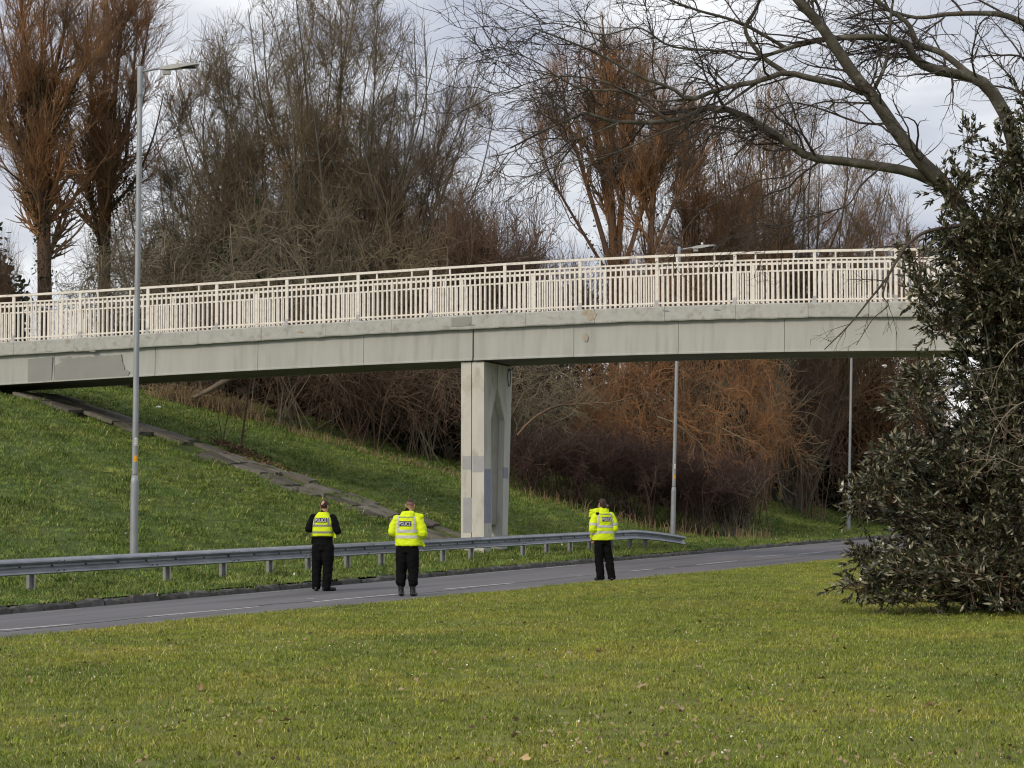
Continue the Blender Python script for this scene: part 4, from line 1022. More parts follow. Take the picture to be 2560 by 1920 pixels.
# ================================================================== EVERGREEN BUSH (near, right)
bb = at_y(2200 * D, 1325 * D, 33.0); bb[2] = lawn_z(bb[0], bb[1])
bush = thing('evergreen_bush', tuple(bb), 'tall dark evergreen bush with narrow pale backed leaves on the lawn at the right', 'bush')
LOBES = [  # px, py, rx, ry (display px), depth, clusters
    (2185, 1215, 265, 95, 32.3, 900), (2165, 1110, 220, 110, 32.5, 900), (2150, 1010, 195, 100, 32.8, 800), (2190, 1245, 290, 60, 31.6, 500),
    (2225, 890, 130, 105, 33.0, 480), (2245, 780, 105, 95, 33.0, 360), (2165, 668, 110, 70, 33.0, 380), (2130, 800, 60, 60, 33.2, 110), (2205, 560, 115, 80, 33.0, 380),
    (2140, 490, 65, 45, 32.8, 150), (2215, 440, 70, 75, 33.2, 160), (2170, 340, 50, 45, 33.2, 45), (2222, 330, 40, 95, 33.2, 90), (2060, 410, 30, 22, 32.8, 40),
    (1990, 562, 26, 16, 32.5, 24), (2010, 640, 34, 30, 32.6, 50), (2040, 705, 40, 25, 32.6, 45), (2000, 822, 30, 18, 32.4, 36), (1985, 880, 40, 26, 32.4, 60),
    (1945, 990, 36, 26, 32.2, 60), (1855, 1090, 26, 8, 32.0, 20), (1900, 1050, 30, 20, 32.1, 40), (1865, 1203, 24, 12, 32.0, 24), (1860, 1266, 34, 8, 31.8, 24), (1925, 1300, 35, 12, 31.7, 44),
    (1970, 1302, 50, 14, 31.5, 60), (2095, 300, 14, 16, 33.2, 12), (2075, 520, 46, 34, 32.8, 70), (2095, 590, 56, 30, 32.7, 80), (2195, 640, 90, 80, 33, 280), (2205, 240, 26, 26, 33.2, 20)]
rl = np.random.default_rng(20); CL = []; OUT = []
for px, py, rx, ry, Y, n in LOBES:
    c = at_y(px * D, py * D, Y); s_ = F / Y
    rad = np.array((rx * D / s_, max(.35, min(1.7, (rx + ry) * .5 * D / s_)), ry * D / s_))
    d = rl.normal(size=(n, 3)); d /= np.linalg.norm(d, axis=1, keepdims=True)
    q = rl.random((n, 1)) ** .33 * (1 + .12 * rl.normal(size=(n, 1)))
    p = c + d * rad * q
    # hollow out gaps: drop clusters by coarse noise
    keep = np.array([mnoise.noise(Vector(v_ * 1.5)) > -.40 for v_ in p]) & (p[:, 2] > .38)
    CL.append(p[keep]); OUT.append((d * rad / rad.max())[keep])
CL = np.concatenate(CL); OUT = np.concatenate(OUT)
# shoots: short stems that carry the leaves
ns = len(CL)
dirs = OUT * .9 + rl.normal(size=(ns, 3)) * .45 + np.array((-.1, -.15, .25)); dirs /= np.linalg.norm(dirs, axis=1, keepdims=True)
SLn = rl.uniform(.2, .42, ns)
per = 15
idx = np.repeat(np.arange(ns), per)
f = rl.random(len(idx)) ** .7
C = CL[idx] + dirs[idx] * (SLn[idx] * f)[:, None]
a = rl.normal(size=(len(idx), 3)); a -= (a * dirs[idx]).sum(1, keepdims=True) * dirs[idx]; a /= np.linalg.norm(a, axis=1, keepdims=True)
spread = rl.uniform(.35, 1.1, len(idx))[:, None]
DL = dirs[idx] + a * spread
V, T = leaves(rl, C - bb, DL, rl.uniform(.07, .15, len(idx)), rl.uniform(.012, .021, len(idx)), .3, .12)
obj('foliage', mesh_np('foliage', V, tris=T), M_leaf, bush)
a_ = Acc()
SP_ = np.stack([CL - dirs * .25, CL + dirs * (SLn * .5)[:, None], CL + dirs * SLn[:, None]], 1) - bb
a_.tubes((SP_, np.tile(np.array((.006, .005, .003)), (ns, 1))), 3)
obj('shoots', a_.mesh('shoots'), B_brown, bush)
lines = []
for k in range(70):
    i = rl.integers(ns); tp_ = CL[i] - bb; hb = np.array((rl.normal(0, .25), rl.normal(0, .25), -.1))
    lines.append(([hb, hb * .5 + tp_ * np.array((.25, .25, .45)), tp_ * np.array((.6, .6, .8)) + rl.normal(size=3) * .1, tp_], .04, .008))
st = polyset(lines, 9); a_ = Acc(); a_.tubes(st, 6); obj('stems', a_.mesh('stems'), B_limb, bush)
# dead grey twigs on its right flank
tw_lines = [(g3([(2260, 720), (2200, 740), (2160, 790), (2140, 850)], 31.2, 31.0), .012, .004), (g3([(2260, 850), (2190, 880), (2150, 930), (2130, 1000)], 31.2, 31.0), .012, .004), (g3([(2270, 960), (2200, 950), (2150, 900), (2120, 830)], 31.2, 31.0), .012, .004), (g3([(2270, 1000), (2210, 1010), (2150, 990), (2105, 1030)], 31.1, 30.9), .01, .004)]
q = polyset(tw_lines, 9); q = (q[0] - bb, q[1]); t1_ = grow(rl, q, 26, .1, 1, 40, 12, .5, 6, .14, (0, 0, .1), .6, .005); t2_ = grow(rl, t1_, 120, .1, 1, 40, 12, .22, 4, .12, (0, 0, 0), .7, .0035)
a_ = Acc(); a_.tubes(q, 4); a_.tubes(t1_, 4); a_.tubes(t2_, 3); obj('dead_twigs', a_.mesh('dead_twigs'), B_pale, bush)

# ================================================================== POLICE OFFICERS
M_skin = mat('skin', (.50, .30, .22), (.44, .25, .18), 12, .55)
M_hi = mat('hi_vis_yellow', (.70, .86, .012), (.60, .76, .010), 6, .7, .15, 30)
M_refl = mat('reflective_tape', (.55, .56, .55), (.47, .48, .47), 10, .4)
M_reflg = mat('dull_reflective_tape', (.20, .21, .18), (.25, .26, .22), 10, .5)
M_black = mat('black_cloth', (.0035, .0035, .0042), (.007, .007, .008), 7, .9, .2, 60, spec=.12)
M_boot = mat('black_leather', (.012, .012, .013), rough=.35, spec=.5)
M_hairb = mat('dark_brown_hair', (.030, .018, .012), (.05, .03, .02), 30, .6)
M_hairs = mat('short_shaved_hair', (.16, .10, .075), (.22, .14, .105), 20, .8)
M_navy = mat('navy_panel', (.012, .014, .05))
M_text = mat('white_lettering', (.82, .84, .88))

def ellip(mb, c, r, n=16, m=10):
    rings = []
    for i in range(1, m):
        ph = math.pi * i / m
        rings.append([np.array(c) + np.array((r[0] * math.sin(ph) * math.cos(q), r[1] * math.sin(ph) * math.sin(q), -r[2] * math.cos(ph))) for q in [2 * math.pi * k / n for k in range(n)]])
    return mb.ring(rings)
def caps(mb, p0, r0, p1, r1, n=12, flat=1.0):
    p0, p1 = np.array(p0, float), np.array(p1, float); T = p1 - p0; L_ = np.linalg.norm(T) + 1e-9; T = T / L_
    ref = np.array((0, 1.0, 0)) if abs(T[1]) < .9 else np.array((1.0, 0, 0))
    X = np.cross(T, ref); X /= np.linalg.norm(X); Y = np.cross(T, X); rings = []
    for ph in (-75, -50, -25, 0): rings.append((p0 + T * r0 * math.sin(R(ph)), r0 * math.cos(R(ph))))
    for ph in (0, 25, 50, 75): rings.append((p1 + T * r1 * math.sin(R(ph)), r1 * math.cos(R(ph))))
    return mb.ring([[c + rr * (math.cos(q) * X + flat * math.sin(q) * Y) for q in [2 * math.pi * k / n for k in range(n)]] for c, rr in rings])
def chain(mb, pts, rad, n=12, flat=1.0):
    for i in range(len(pts) - 1): caps(mb, pts[i], rad[i], pts[i + 1], rad[i + 1], n, flat)
    return mb
def loft(mb, secs, n=24, p=2.3):
    rings = []
    for (cx, cy, cz, rx, ry) in secs:
        rr = []
        for k in range(n):
            q = 2 * math.pi * k / n; c, s = math.cos(q), math.sin(q)
            e_ = 2 / p; rr.append((cx + rx * math.copysign(abs(c) ** e_, c), cy + ry * math.copysign(abs(s) ** e_, s), cz))
        rings.append(rr)
    return mb.ring(rings)
def fuse(mb, voxel, it=4, wr=0.0, wf=9.0, zmin=None, seed=0, fac=.5):
    me = bpy.data.meshes.new('t'); me.from_pydata(mb.V, [], mb.Fa)
    o = bpy.data.objects.new('t', me); COL.objects.link(o)
    r_ = o.modifiers.new('r', 'REMESH'); r_.mode = 'VOXEL'; r_.voxel_size = voxel; r_.adaptivity = 0
    s_ = o.modifiers.new('s', 'SMOOTH'); s_.iterations = it; s_.factor = fac
    dg = bpy.context.evaluated_depsgraph_get(); dg.update()
    out = bpy.data.meshes.new_from_object(o.evaluated_get(dg))
    bpy.data.objects.remove(o); bpy.data.meshes.remove(me)
    if wr or zmin is not None:
        for v in out.vertices:
            if wr:
                p = v.co * wf + Vector((seed * 3.1, 0, 0)); p.z *= 1.6
                q_ = Vector((p.x * .8 + p.z * .5, p.y * .8, p.z * 1.1)); v.co = v.co + v.normal * (wr * (.9 * mnoise.noise(p) + .5 * mnoise.noise(p * 2.3) + 1.1 * (.35 - abs(mnoise.noise(q_ * 1.3)))))
            if zmin is not None and v.co.z < zmin: v.co.z = zmin
        out.update()
    smooth(out); out.materials.clear()
    return out
def band_mesh(me, test, off=.004, name='reflective_band'):
    V, Fs, mp_ = [], [], {}
    for p in me.polygons:
        if test(p.center, p.normal):
            f_ = []
            for vi in p.vertices:
                if vi not in mp_:
                    v = me.vertices[vi]; mp_[vi] = len(V); V.append(tuple(v.co + v.normal * off))
                f_.append(mp_[vi])
            Fs.append(f_)
    out = bpy.data.meshes.new(name); out.from_pydata(V, [], Fs); smooth(out); return out
def panel_on(me, cx, cz, wd, ht, off, text=None):
    """rectangle (or lettering) laid on the back of the garment"""
    bv = BVHTree.FromPolygons([v.co for v in me.vertices], [tuple(p.vertices) for p in me.polygons])
    def drop(x, z):
        h = bv.ray_cast(Vector((x, -2, z)), Vector((0, 1, 0)))
        return (x, (h[0].y if h[0] else -.1) - off, z)
    if text is None:
        nx, nz_ = 9, 5; V = []; Fs = []
        for i in range(nx):
            for j in range(nz_): V.append(drop(cx + wd * (i / (nx - 1) - .5), cz + ht * (j / (nz_ - 1) - .5)))
        for i in range(nx - 1):
            for j in range(nz_ - 1): Fs.append((i * nz_ + j, (i + 1) * nz_ + j, (i + 1) * nz_ + j + 1, i * nz_ + j + 1))
        m2 = bpy.data.meshes.new('p'); m2.from_pydata(V, [], Fs); return smooth(m2)
    cu = bpy.data.curves.new('t', 'FONT'); cu.body = text; cu.size = 1; cu.align_x = 'CENTER'; cu.offset = .0
    o = bpy.data.objects.new('t', cu); COL.objects.link(o); dg = bpy.context.evaluated_depsgraph_get(); dg.update()
    m2 = bpy.data.meshes.new_from_object(o.evaluated_get(dg)); bpy.data.objects.remove(o)
    xs = [v.co.x for v in m2.vertices]; ys = [v.co.y for v in m2.vertices]
    x0, x1, y0, y1 = min(xs), max(xs), min(ys), max(ys)
    for v in m2.vertices:
        x = cx + ((v.co.x - x0) / (x1 - x0) - .5) * wd; z = cz + ((v.co.y - y0) / (y1 - y0) - .5) * ht
        v.co = Vector(drop(x, z))
    m2.update(); m2.materials.clear(); return m2

def hand(mb, wrist, dirv, up):
    wrist, d = np.array(wrist), np.array(dirv, float); d /= np.linalg.norm(d); u = np.array(up, float); u -= (u @ d) * d; u /= np.linalg.norm(u); s = np.cross(d, u)
    caps(mb, wrist, .026, wrist + d * .07, .036, 10, .7)
    for k, (o_, l1, l2) in enumerate(((-.030, .036, .030), (-.010, .042, .034), (.010, .038, .032), (.029, .030, .024))):
        a0_ = wrist + d * .085 + s * o_; a1_ = a0_ + d * l1 - u * .012; a2_ = a1_ + d * l2 * .55 - u * l2 * .8
        chain(mb, [a0_, a1_, a2_], [.0105, .0098, .0085], 8)
    t0_ = wrist + d * .03 - s * .03; chain(mb, [t0_, t0_ + d * .035 - s * .022 - u * .012, t0_ + d * .062 - s * .018 - u * .03], [.013, .0115, .0095], 8)

def officer(pos, rz, H, label, spec):
    k = H / 1.80
    root = thing('person', pos, label, 'person', 'police officers standing on the road', rz)
    sp = spec
    hip = np.array(sp.get('hip', (0, 0, .92))); fl, fr_ = np.array(sp['footL']), np.array(sp['footR'])
    hy = sp.get('head_yaw', 0.0); hx, hyy = sp.get('head', (0, .03))
    sw = sp.get('shoulder', .19); st_ = sp.get('stout', 1.0)
    kn = {}
    S_ = {-1: (fl, np.array(sp['elbowL']), np.array(sp['wristL'])), 1: (fr_, np.array(sp['elbowR']), np.array(sp['wristR']))}
    body = MB()
    loft(body, [(hip[0], 0, .84, .15 * st_, .10), (hip[0], 0, .95, .155 * st_, .11), (hip[0] * .6, 0, 1.08, .14 * st_, .10), (0, 0, 1.25, .155 * st_, .10), (0, 0, 1.40, .17, .095), (0, 0, 1.48, .13, .07)])
    caps(body, (0, .0, 1.45), .062, (hx, hyy, 1.60), .056)
    # head with jaw, nose, ears, brow
    c, s = math.cos(hy), math.sin(hy)
    hd = lambda x, y, z: (hx + (x * c - y * s) * 1.06, hyy + (x * s + y * c) * 1.06, z - .018)
    ellip(body, hd(0, .005, 1.705), (.076, .096, .097)); ellip(body, hd(0, .035, 1.635), (.056, .066, .072)); caps(body, hd(0, .094, 1.69), .010, hd(0, .112, 1.655), .014, 8)
    for q in (-1, 1):
        caps(body, hd(q * .079, -.005, 1.655), .013, hd(q * .083, -.012, 1.695), .017, 8, .6)
    caps(body, hd(-.022, .085, 1.615), .010, hd(.022, .085, 1.615), .010, 8)
    tro = MB()
    loft(tro, [(hip[0], 0, .80, .175 * st_, .125), (hip[0], 0, .92, .178 * st_, .128), (hip[0] * .8, 0, 1.04, .160 * st_, .115), (hip[0] * .6, 0, 1.12, .155 * st_, .11)])
    for q in (-1, 1):
        ft, el, wr_ = S_[q]
        hp = np.array((hip[0] + q * .088 * st_, 0, .84)); an = np.array((ft[0], ft[1], .09)); kne = (hp * .47 + an * .53) + np.array((q * .012, .02, 0))
        chain(body, [hp, kne, an], [.078, .055, .04])
        td = np.array(sp['toeL'] if q < 0 else sp['toeR'], float); td /= np.linalg.norm(td)
        caps(body, an - np.array((0, 0, .04)), .036, an + np.append(td * .13, -.055), .03)
        tk = sp.get('tuck', .10)
        lo_ = np.array((an[0], an[1], tk)); 
        chain(tro, [hp + np.array((0, 0, .02)), hp * .6 + kne * .4, kne, kne * .45 + lo_ * .55, lo_], [.112 * st_, .108 * st_, .097, .092, sp.get('cuff', .084)], 14)
        if tk > .15:
            caps(tro, lo_ + np.array((q * .018, 0, .02)), .082, lo_ + np.array((q * .018, -.01, .05)), .078)
        sh = np.array((q * sw, 0, 1.445))
        chain(body, [sh, el, wr_], [.055, .042, .03])
        hand(body, wr_, (wr_ - el) * .6 + np.array(sp.get('hdir', (0, .3, 0))), (0, 0, 1))
        b = MB(); caps(b, np.array((an[0], an[1], .045)) - np.append(td * .045, 0), .047, np.array((an[0], an[1], .038)) + np.append(td * .165, 0), .044, 12, .9); caps(b, (an[0], an[1], .07), .052, (an[0], an[1], max(tk + .02, .12)), .055)
        obj('boot', fuse(b, .012, 2, zmin=0.0), M_boot, root)
    obj('body', fuse(body, .0105, 2), M_skin, root)
    obj('trousers', fuse(tro, .013, 3, .010, 8, .03, seed=int(H * 100)), M_black, root)
    sp['cloth'](root, sp, S_, sw, hip, hd)
    root.scale = (k, k, k)
    return root

def vest_outfit(root, sp, S_, sw, hip, hd):
    j = MB()
    loft(j, [(hip[0] * .6, 0, 1.0, .178, .122), (0, 0, 1.12, .180, .125), (0, 0, 1.3, .185, .12), (0, 0, 1.42, .19, .11), (0, 0, 1.485, .14, .085)])
    for q in (-1, 1):
        ft, el, wr_ = S_[q]; chain(j, [(q * (sw + .005), 0, 1.435), el, wr_ - (wr_ - el) * .12], [.085, .072, .055], 14)
    caps(j, (0, .01, 1.47), .075, (0, .015, 1.535), .066)
    obj('jumper', fuse(j, .012, 3, .008, 9, seed=2), M_black, root)
    v = MB()
    loft(v, [(0, 0, 1.075, .205, .142), (0, 0, 1.09, .212, .150), (0, 0, 1.2, .208, .152), (0, 0, 1.34, .200, .150), (0, 0, 1.43, .185, .135), (0, 0, 1.49, .135, .108), (0, .01, 1.55, .095, .09)], 28, 2.6)
    vm = fuse(v, .010, 3, .005, 8, seed=3); obj('hi_vis_vest', vm, M_hi, root)
    for z0 in (1.285, 1.155): obj('reflective_band', band_mesh(vm, lambda c, n: abs(c.z - z0) < .021), M_reflg, root)
    obj('reflective_band', band_mesh(vm, lambda c, n: c.y < -.02 and abs(c.x - .128) < .016 and 1.30 < c.z < 1.44, .005), M_reflg, root)
    obj('reflective_band', band_mesh(vm, lambda c, n: c.y < -.02 and abs(c.x + .145) < .012 and 1.30 < c.z < 1.42, .005), M_reflg, root)
    pm = panel_on(vm, -.02, 1.395, .25, .09, .010); obj('name_panel', pm, M_navy, root)
    obj('lettering', panel_on(vm, -.02, 1.395, .225, .064, .014, 'POLICE'), M_text, root)
    # belt kit, radio pouch
    b = MB(); loft(b, [(0, 0, 1.03, .19, .135), (0, 0, 1.08, .19, .135)]); obj('belt', fuse(b, .012, 1), M_black, root)
    MB().box((-.19, -.03, .99), (.06, .07, .14)).build('pouch', M_black, root); MB().box((.235, .0, 1.115), (.05, .06, .14)).build('radio_pouch', M_hi, root)
    h = MB(); ellip(h, hd(0, .0, 1.712), (.084, .104, .096)); hm = fuse(h, .008, 2, .003, 40)
    # hair ring with a bald patch at the crown
    hv, hf, mp_ = [], [], {}
    ctr = Vector(hd(-.012, -.075, 1.765)); face = Vector(hd(0, .13, 1.68))
    for p in hm.polygons:
        if (p.center - ctr).length < .058 or (p.center - face).length < .085 or p.center.z < 1.625: continue
        f_ = []
        for vi in p.vertices:
            if vi not in mp_: mp_[vi] = len(hv); hv.append(tuple(hm.vertices[vi].co))
            f_.append(mp_[vi])
        hf.append(f_)
    m2 = bpy.data.meshes.new('hair'); m2.from_pydata(hv, [], hf); obj('hair', smooth(m2), M_hairb, root)

def jacket_outfit(root, sp, S_, sw, hip, hd):
    v = MB(); hem = sp['hem']; wd = sp.get('wide', .23); ox = sp.get('hemx', 0)
    loft(v, [(ox, .0, hem, wd * 1.04, .165), (ox, 0, hem + .02, wd * 1.07, .17), (ox * .7, 0, hem + .14, wd * 1.02, .16), (0, 0, 1.2, wd * .95, .152), (0, 0, 1.34, wd * .94, .148), (0, 0, 1.43, wd * .86, .132), (0, 0, 1.495, wd * .58, .105), (0, .01, sp.get('collar', 1.545), .095, .09)], 28, 2.5)
    for q in (-1, 1):
        ft, el, wr_ = S_[q]
        chain(v, [(q * (sw - .005), 0, 1.415), (np.array((q * (sw + .005), 0, 1.415)) * .5 + el * .5) + np.array((q * .012, 0, 0)), el, el * .45 + wr_ * .55, wr_ - (wr_ - el) * .05], [.084, .086, .084, .078, .066], 16)
    for (p0, r0, p1, r1, fl) in sp.get('hood', []): caps(v, p0, r0, p1, r1, 12, fl)
    vm = fuse(v, .0105, 3, .010, 7.5, seed=sp['seed']); obj('hi_vis_jacket', vm, M_hi, root)
    torso = lambda c: all(np.linalg.norm(np.cross(np.array(c) - S_[q][1], (S_[q][1] - np.array((q * (sw + .01), 0, 1.425))))) / .3 > .105 or abs(c[0]) < wd * .80 for q in (-1, 1))
    for z0 in sp['bands']: obj('reflective_band', band_mesh(vm, lambda c, n: abs(c.z - z0) < .025 and abs(c.x - ox * .5) < wd * 1.02 and torso(c)), M_refl, root)
    zb_ = sp['bands'][0]
    for x0 in sp['verts']: obj('reflective_band', band_mesh(vm, lambda c, n: c.y < -.03 and abs(c.x - x0) < .023 and zb_ < c.z < 1.47, .0045), M_refl, root)
    obj('seam_tape', band_mesh(vm, lambda c, n: c.y < -.02 and abs(c.x) < wd * .62 and abs(c.z - 1.452) < .009, .0045, 'seam_tape'), M_reflg, root)
    for q in (-1, 1):
        ft, el, wr_ = S_[q]
        for (fa, fb, seg) in sp['cuffs'][q]:
            A, B = (el, wr_) if seg else (np.array((q * (sw + .01), 0, 1.425)), el)
            dv = (B - A); L_ = np.linalg.norm(dv); dv = dv / L_
            def t_(c, n, A=A, dv=dv, L_=L_, fa=fa, fb=fb, q=q):
                r_ = np.array(c) - A; h = r_ @ dv; return fa * L_ < h < fb * L_ and np.linalg.norm(r_ - h * dv) < .115 and abs(c[0]) > wd * .72
            obj('reflective_band', band_mesh(vm, t_, .0045), M_refl, root)
    px, pz, pw, ph = sp['panel']
    obj('name_panel', panel_on(vm, px, pz, pw, ph, .010), M_navy, root)
    obj('lettering', panel_on(vm, px, pz, pw * .90, ph * .70, .014, 'POLICE'), M_text, root)
    if sp.get('epaulette'): obj('epaulette', band_mesh(vm, lambda c, n: (Vector(c) - Vector(sp['epaulette'])).length < .045, .006, 'epaulette'), M_black, root)
    c_ = MB(); caps(c_, (0, .01, 1.50), .068, (0, .02, 1.56), .062); obj('collar', fuse(c_, .01, 2), M_black, root)
    sp['hairf'](root, hd)
def shaved_hair(root, hd):
    h = MB(); ellip(h, hd(0, .004, 1.716), (.0815, .1015, .0955)); hm = fuse(h, .008, 2)
    face = Vector(hd(0, .14, 1.66))
    def keep(test, nm, m):
        me = band_mesh(hm, test, 0, nm); obj(nm, me, m, root)
    keep(lambda c, n: c.z > 1.735 and (c - face).length > .10, 'hair', M_hairb)
    keep(lambda c, n: 1.665 < c.z <= 1.737 and (c - face).length > .12, 'shaved_hair', M_hairs)
def tied_hair(root, hd):
    h = MB(); ellip(h, hd(0, -.004, 1.708), (.086, .104, .102)); ellip(h, hd(.0, -.06, 1.66), (.066, .05, .06)); ellip(h, hd(.055, -.115, 1.625), (.036, .034, .036)); hm = fuse(h, .009, 3, .004, 30)
    face = Vector(hd(0, .13, 1.66))
    obj('hair', band_mesh(hm, lambda c, n: (c - face).length > .105 and c.z > 1.57, 0, 'hair'), M_hairb, root)
    t = MB(); pts = [hd(.05 + .028 * math.cos(q), -.095 - .012 * math.cos(q), 1.632 + .032 * math.sin(q)) for q in np.linspace(0, 6.28, 11)]; t.tube(pts, .009, 6); t.build('hair_tie', M_refl, root, True)

def feet_at(px, py, z=.0): p = at_z(px, py, z); return (float(p[0]), float(p[1]), z)
p1 = feet_at(807, 1477.5)
officer(p1, R(-7), 1.775, 'bald-crowned officer in a yellow vest over black sleeves, nearest the left', dict(
    footL=(-.135, .02), footR=(.075, -.02), toeL=(-.1, 1), toeR=(.95, .55), elbowL=(-.285, -.04, 1.215), wristL=(-.16, .20, 1.20), elbowR=(.30, -.04, 1.175), wristR=(.15, .20, 1.22),
    head=(.02, .03), head_yaw=R(-22), stout=1.12, shoulder=.185, tuck=.07, cuff=.085, cloth=vest_outfit))
p2 = feet_at(1018, 1490.5)
officer(p2, R(-10), 1.80, 'officer with shaved neck in a loose yellow jacket and bloused trousers', dict(
    footL=(-.115, 0), footR=(.105, 0), toeL=(-.05, 1), toeR=(.1, 1), elbowL=(-.275, -.03, 1.19), wristL=(-.15, .22, 1.13), elbowR=(.30, -.01, 1.16), wristR=(.20, .24, 1.10),
    head=(.045, .05), head_yaw=R(-8), shoulder=.195, stout=1.08, tuck=.235, cuff=.082, hem=.925, hemx=.02, wide=.225, bands=(1.20, 1.095), verts=(-.155, .155), panel=(-.015, 1.335, .235, .092), seed=5,
    hood=[((.10, -.03, 1.50), .05, (.27, .0, 1.47), .045, .6), ((.25, .03, 1.47), .04, (.28, .02, 1.40), .035, .6), ((-.06, -.04, 1.51), .05, (.1, -.05, 1.52), .05, .7), ((.19, .05, 1.06), .07, (.30, .06, .925), .03, .6)],
    cuffs={-1: [(.30, .62, 1)], 1: [(.30, .62, 1)]}, cloth=jacket_outfit, hairf=shaved_hair))
p3 = feet_at(1508, 1452, .11)
officer(p3, R(20), 1.685, 'officer with tied back dark hair in a yellow jacket, hands in pockets', dict(
    hip=(-.02, 0, .92), footL=(-.045, .03), footR=(.195, -.02), toeL=(-.3, 1), toeR=(.35, 1), elbowL=(-.265, -.06, 1.13), wristL=(-.20, .09, .96), elbowR=(.25, -.04, 1.14), wristR=(.19, .11, .97),
    head=(-.005, .04), head_yaw=R(16), shoulder=.185, stout=.92, tuck=.06, cuff=.088, hem=.885, hemx=.0, wide=.232, bands=(1.19, 1.06), verts=(-.15, .15), panel=(.025, 1.345, .225, .092), seed=9, collar=1.57,
    hood=[((-.05, -.02, 1.54), .06, (-.29, .0, 1.525), .028, .7), ((-.22, .02, 1.49), .06, (-.315, .02, 1.40), .022, .8), ((-.16, -.02, 1.50), .07, (-.30, .01, 1.47), .03, .8), ((.05, .03, 1.54), .05, (.14, .08, 1.535), .04, .7)],
    cuffs={-1: [(.62, .80, 0), (.18, .42, 1)], 1: [(.62, .80, 0), (.18, .42, 1)]}, epaulette=(-.155, -.06, 1.455), cloth=jacket_outfit, hairf=tied_hair, hdir=(0, .1, -.2)))

# ================================================================== GRASS, LEAVES, DAISIES
def tuft(seed, n, rad, h, wd, m, lean=.5):
    rng = np.random.default_rng(seed); V, T = [], []
    for i in range(n):
        a, q = rng.uniform(0, 6.28), rad * rng.random() ** .5
        b = np.array((math.cos(a) * q, math.sin(a) * q, -.005)); hh = h * rng.uniform(.5, 1.25); l = rng.normal(0, lean, 2) * hh
        s = rng.uniform(0, 6.28); sd_ = np.array((math.cos(s), math.sin(s), 0)) * wd * rng.uniform(.6, 1.3)
        m_p = b + np.array((l[0] * .35, l[1] * .35, hh * .62)); tp_ = b + np.array((l[0], l[1], hh * (1 - .25 * min(1, np.hypot(*l) / hh))))
        k = len(V); V += [b - sd_, b + sd_, m_p + sd_ * .7, m_p - sd_ * .7, tp_]
        T += [(k, k + 1, k + 2), (k, k + 2, k + 3), (k + 3, k + 2, k + 4)]
    me = mesh_np('grass_tuft', np.array(V), tris=np.array(T)); me.materials.append(m)
    o = bpy.data.objects.new('grass_tuft', me); return o
def scatter(host_me, name, tufts, density, smin, smax, seed):
    col = bpy.data.collections.new(name + '_source')
    for t in tufts: col.objects.link(t)
    ng = bpy.data.node_groups.new(name, 'GeometryNodeTree')
    ng.interface.new_socket('Geometry', in_out='INPUT', socket_type='NodeSocketGeometry'); ng.interface.new_socket('Geometry', in_out='OUTPUT', socket_type='NodeSocketGeometry')
    N = ng.nodes.new; L = ng.links.new
    gi, go = N('NodeGroupInput'), N('NodeGroupOutput')
    dp = N('GeometryNodeDistributePointsOnFaces'); dp.inputs['Density'].default_value = density; dp.inputs['Seed'].default_value = seed
    na = N('GeometryNodeInputNamedAttribute'); na.data_type = 'FLOAT'; na.inputs['Name'].default_value = 'dens'
    mu = N('ShaderNodeMath'); mu.operation = 'MULTIPLY'; mu.inputs[1].default_value = density; L(na.outputs['Attribute'], mu.inputs[0]); L(mu.outputs[0], dp.inputs['Density'])
    ci = N('GeometryNodeCollectionInfo'); ci.inputs['Collection'].default_value = col; ci.inputs['Separate Children'].default_value = True; ci.inputs['Reset Children'].default_value = True
    ip = N('GeometryNodeInstanceOnPoints'); ip.inputs['Pick Instance'].default_value = True
    rr = N('FunctionNodeRandomValue'); rr.data_type = 'FLOAT_VECTOR'; rr.inputs[0].default_value = (-.12, -.12, 0); rr.inputs[1].default_value = (.12, .12, 6.283)
    rs = N('FunctionNodeRandomValue'); rs.data_type = 'FLOAT'; rs.inputs[2].default_value = smin; rs.inputs[3].default_value = smax
    L(gi.outputs[0], dp.inputs['Mesh']); L(dp.outputs['Points'], ip.inputs['Points']); L(ci.outputs[0], ip.inputs['Instance']); L(rr.outputs[0], ip.inputs['Rotation']); L(rs.outputs[1], ip.inputs['Scale']); L(ip.outputs[0], go.inputs[0])
    o = obj(name, host_me, None, kind='stuff'); md = o.modifiers.new('scatter', 'NODES'); md.node_group = ng
    return o
def dens_attr(me, fn):
    n = len(me.vertices); co = np.zeros(n * 3, np.float32); me.vertices.foreach_get('co', co); co = co.reshape(-1, 3)
    at = me.attributes.new('dens', 'FLOAT', 'POINT'); at.data.foreach_set('value', fn(co).astype(np.float32))
inview = lambda x, y: (np.abs(x) < y * .2286 * 1.06 + 2.5) & (y > 13.2) & (y < 75)
lm = lawn_mesh('lawn_grass', np.arange(-50, 45, .5), np.concatenate([[0.0], np.arange(.12, 34, .45)]), inview, skirt=False)
dens_attr(lm, lambda c: np.clip(1.15 - c[:, 1] / 80, .45, 1) * np.clip(.9 + .5 * sinnoise(c[:, 0], c[:, 1], 1.3, 30), .35, 1.3))
scatter(lm, 'lawn_grass', [tuft(100 + i, 26, .11, .034, .0028, M_grass, .8) for i in range(6)] + [tuft(120, 24, .12, .055, .003, M_grass, .55)], 95, .7, 1.4, 1)
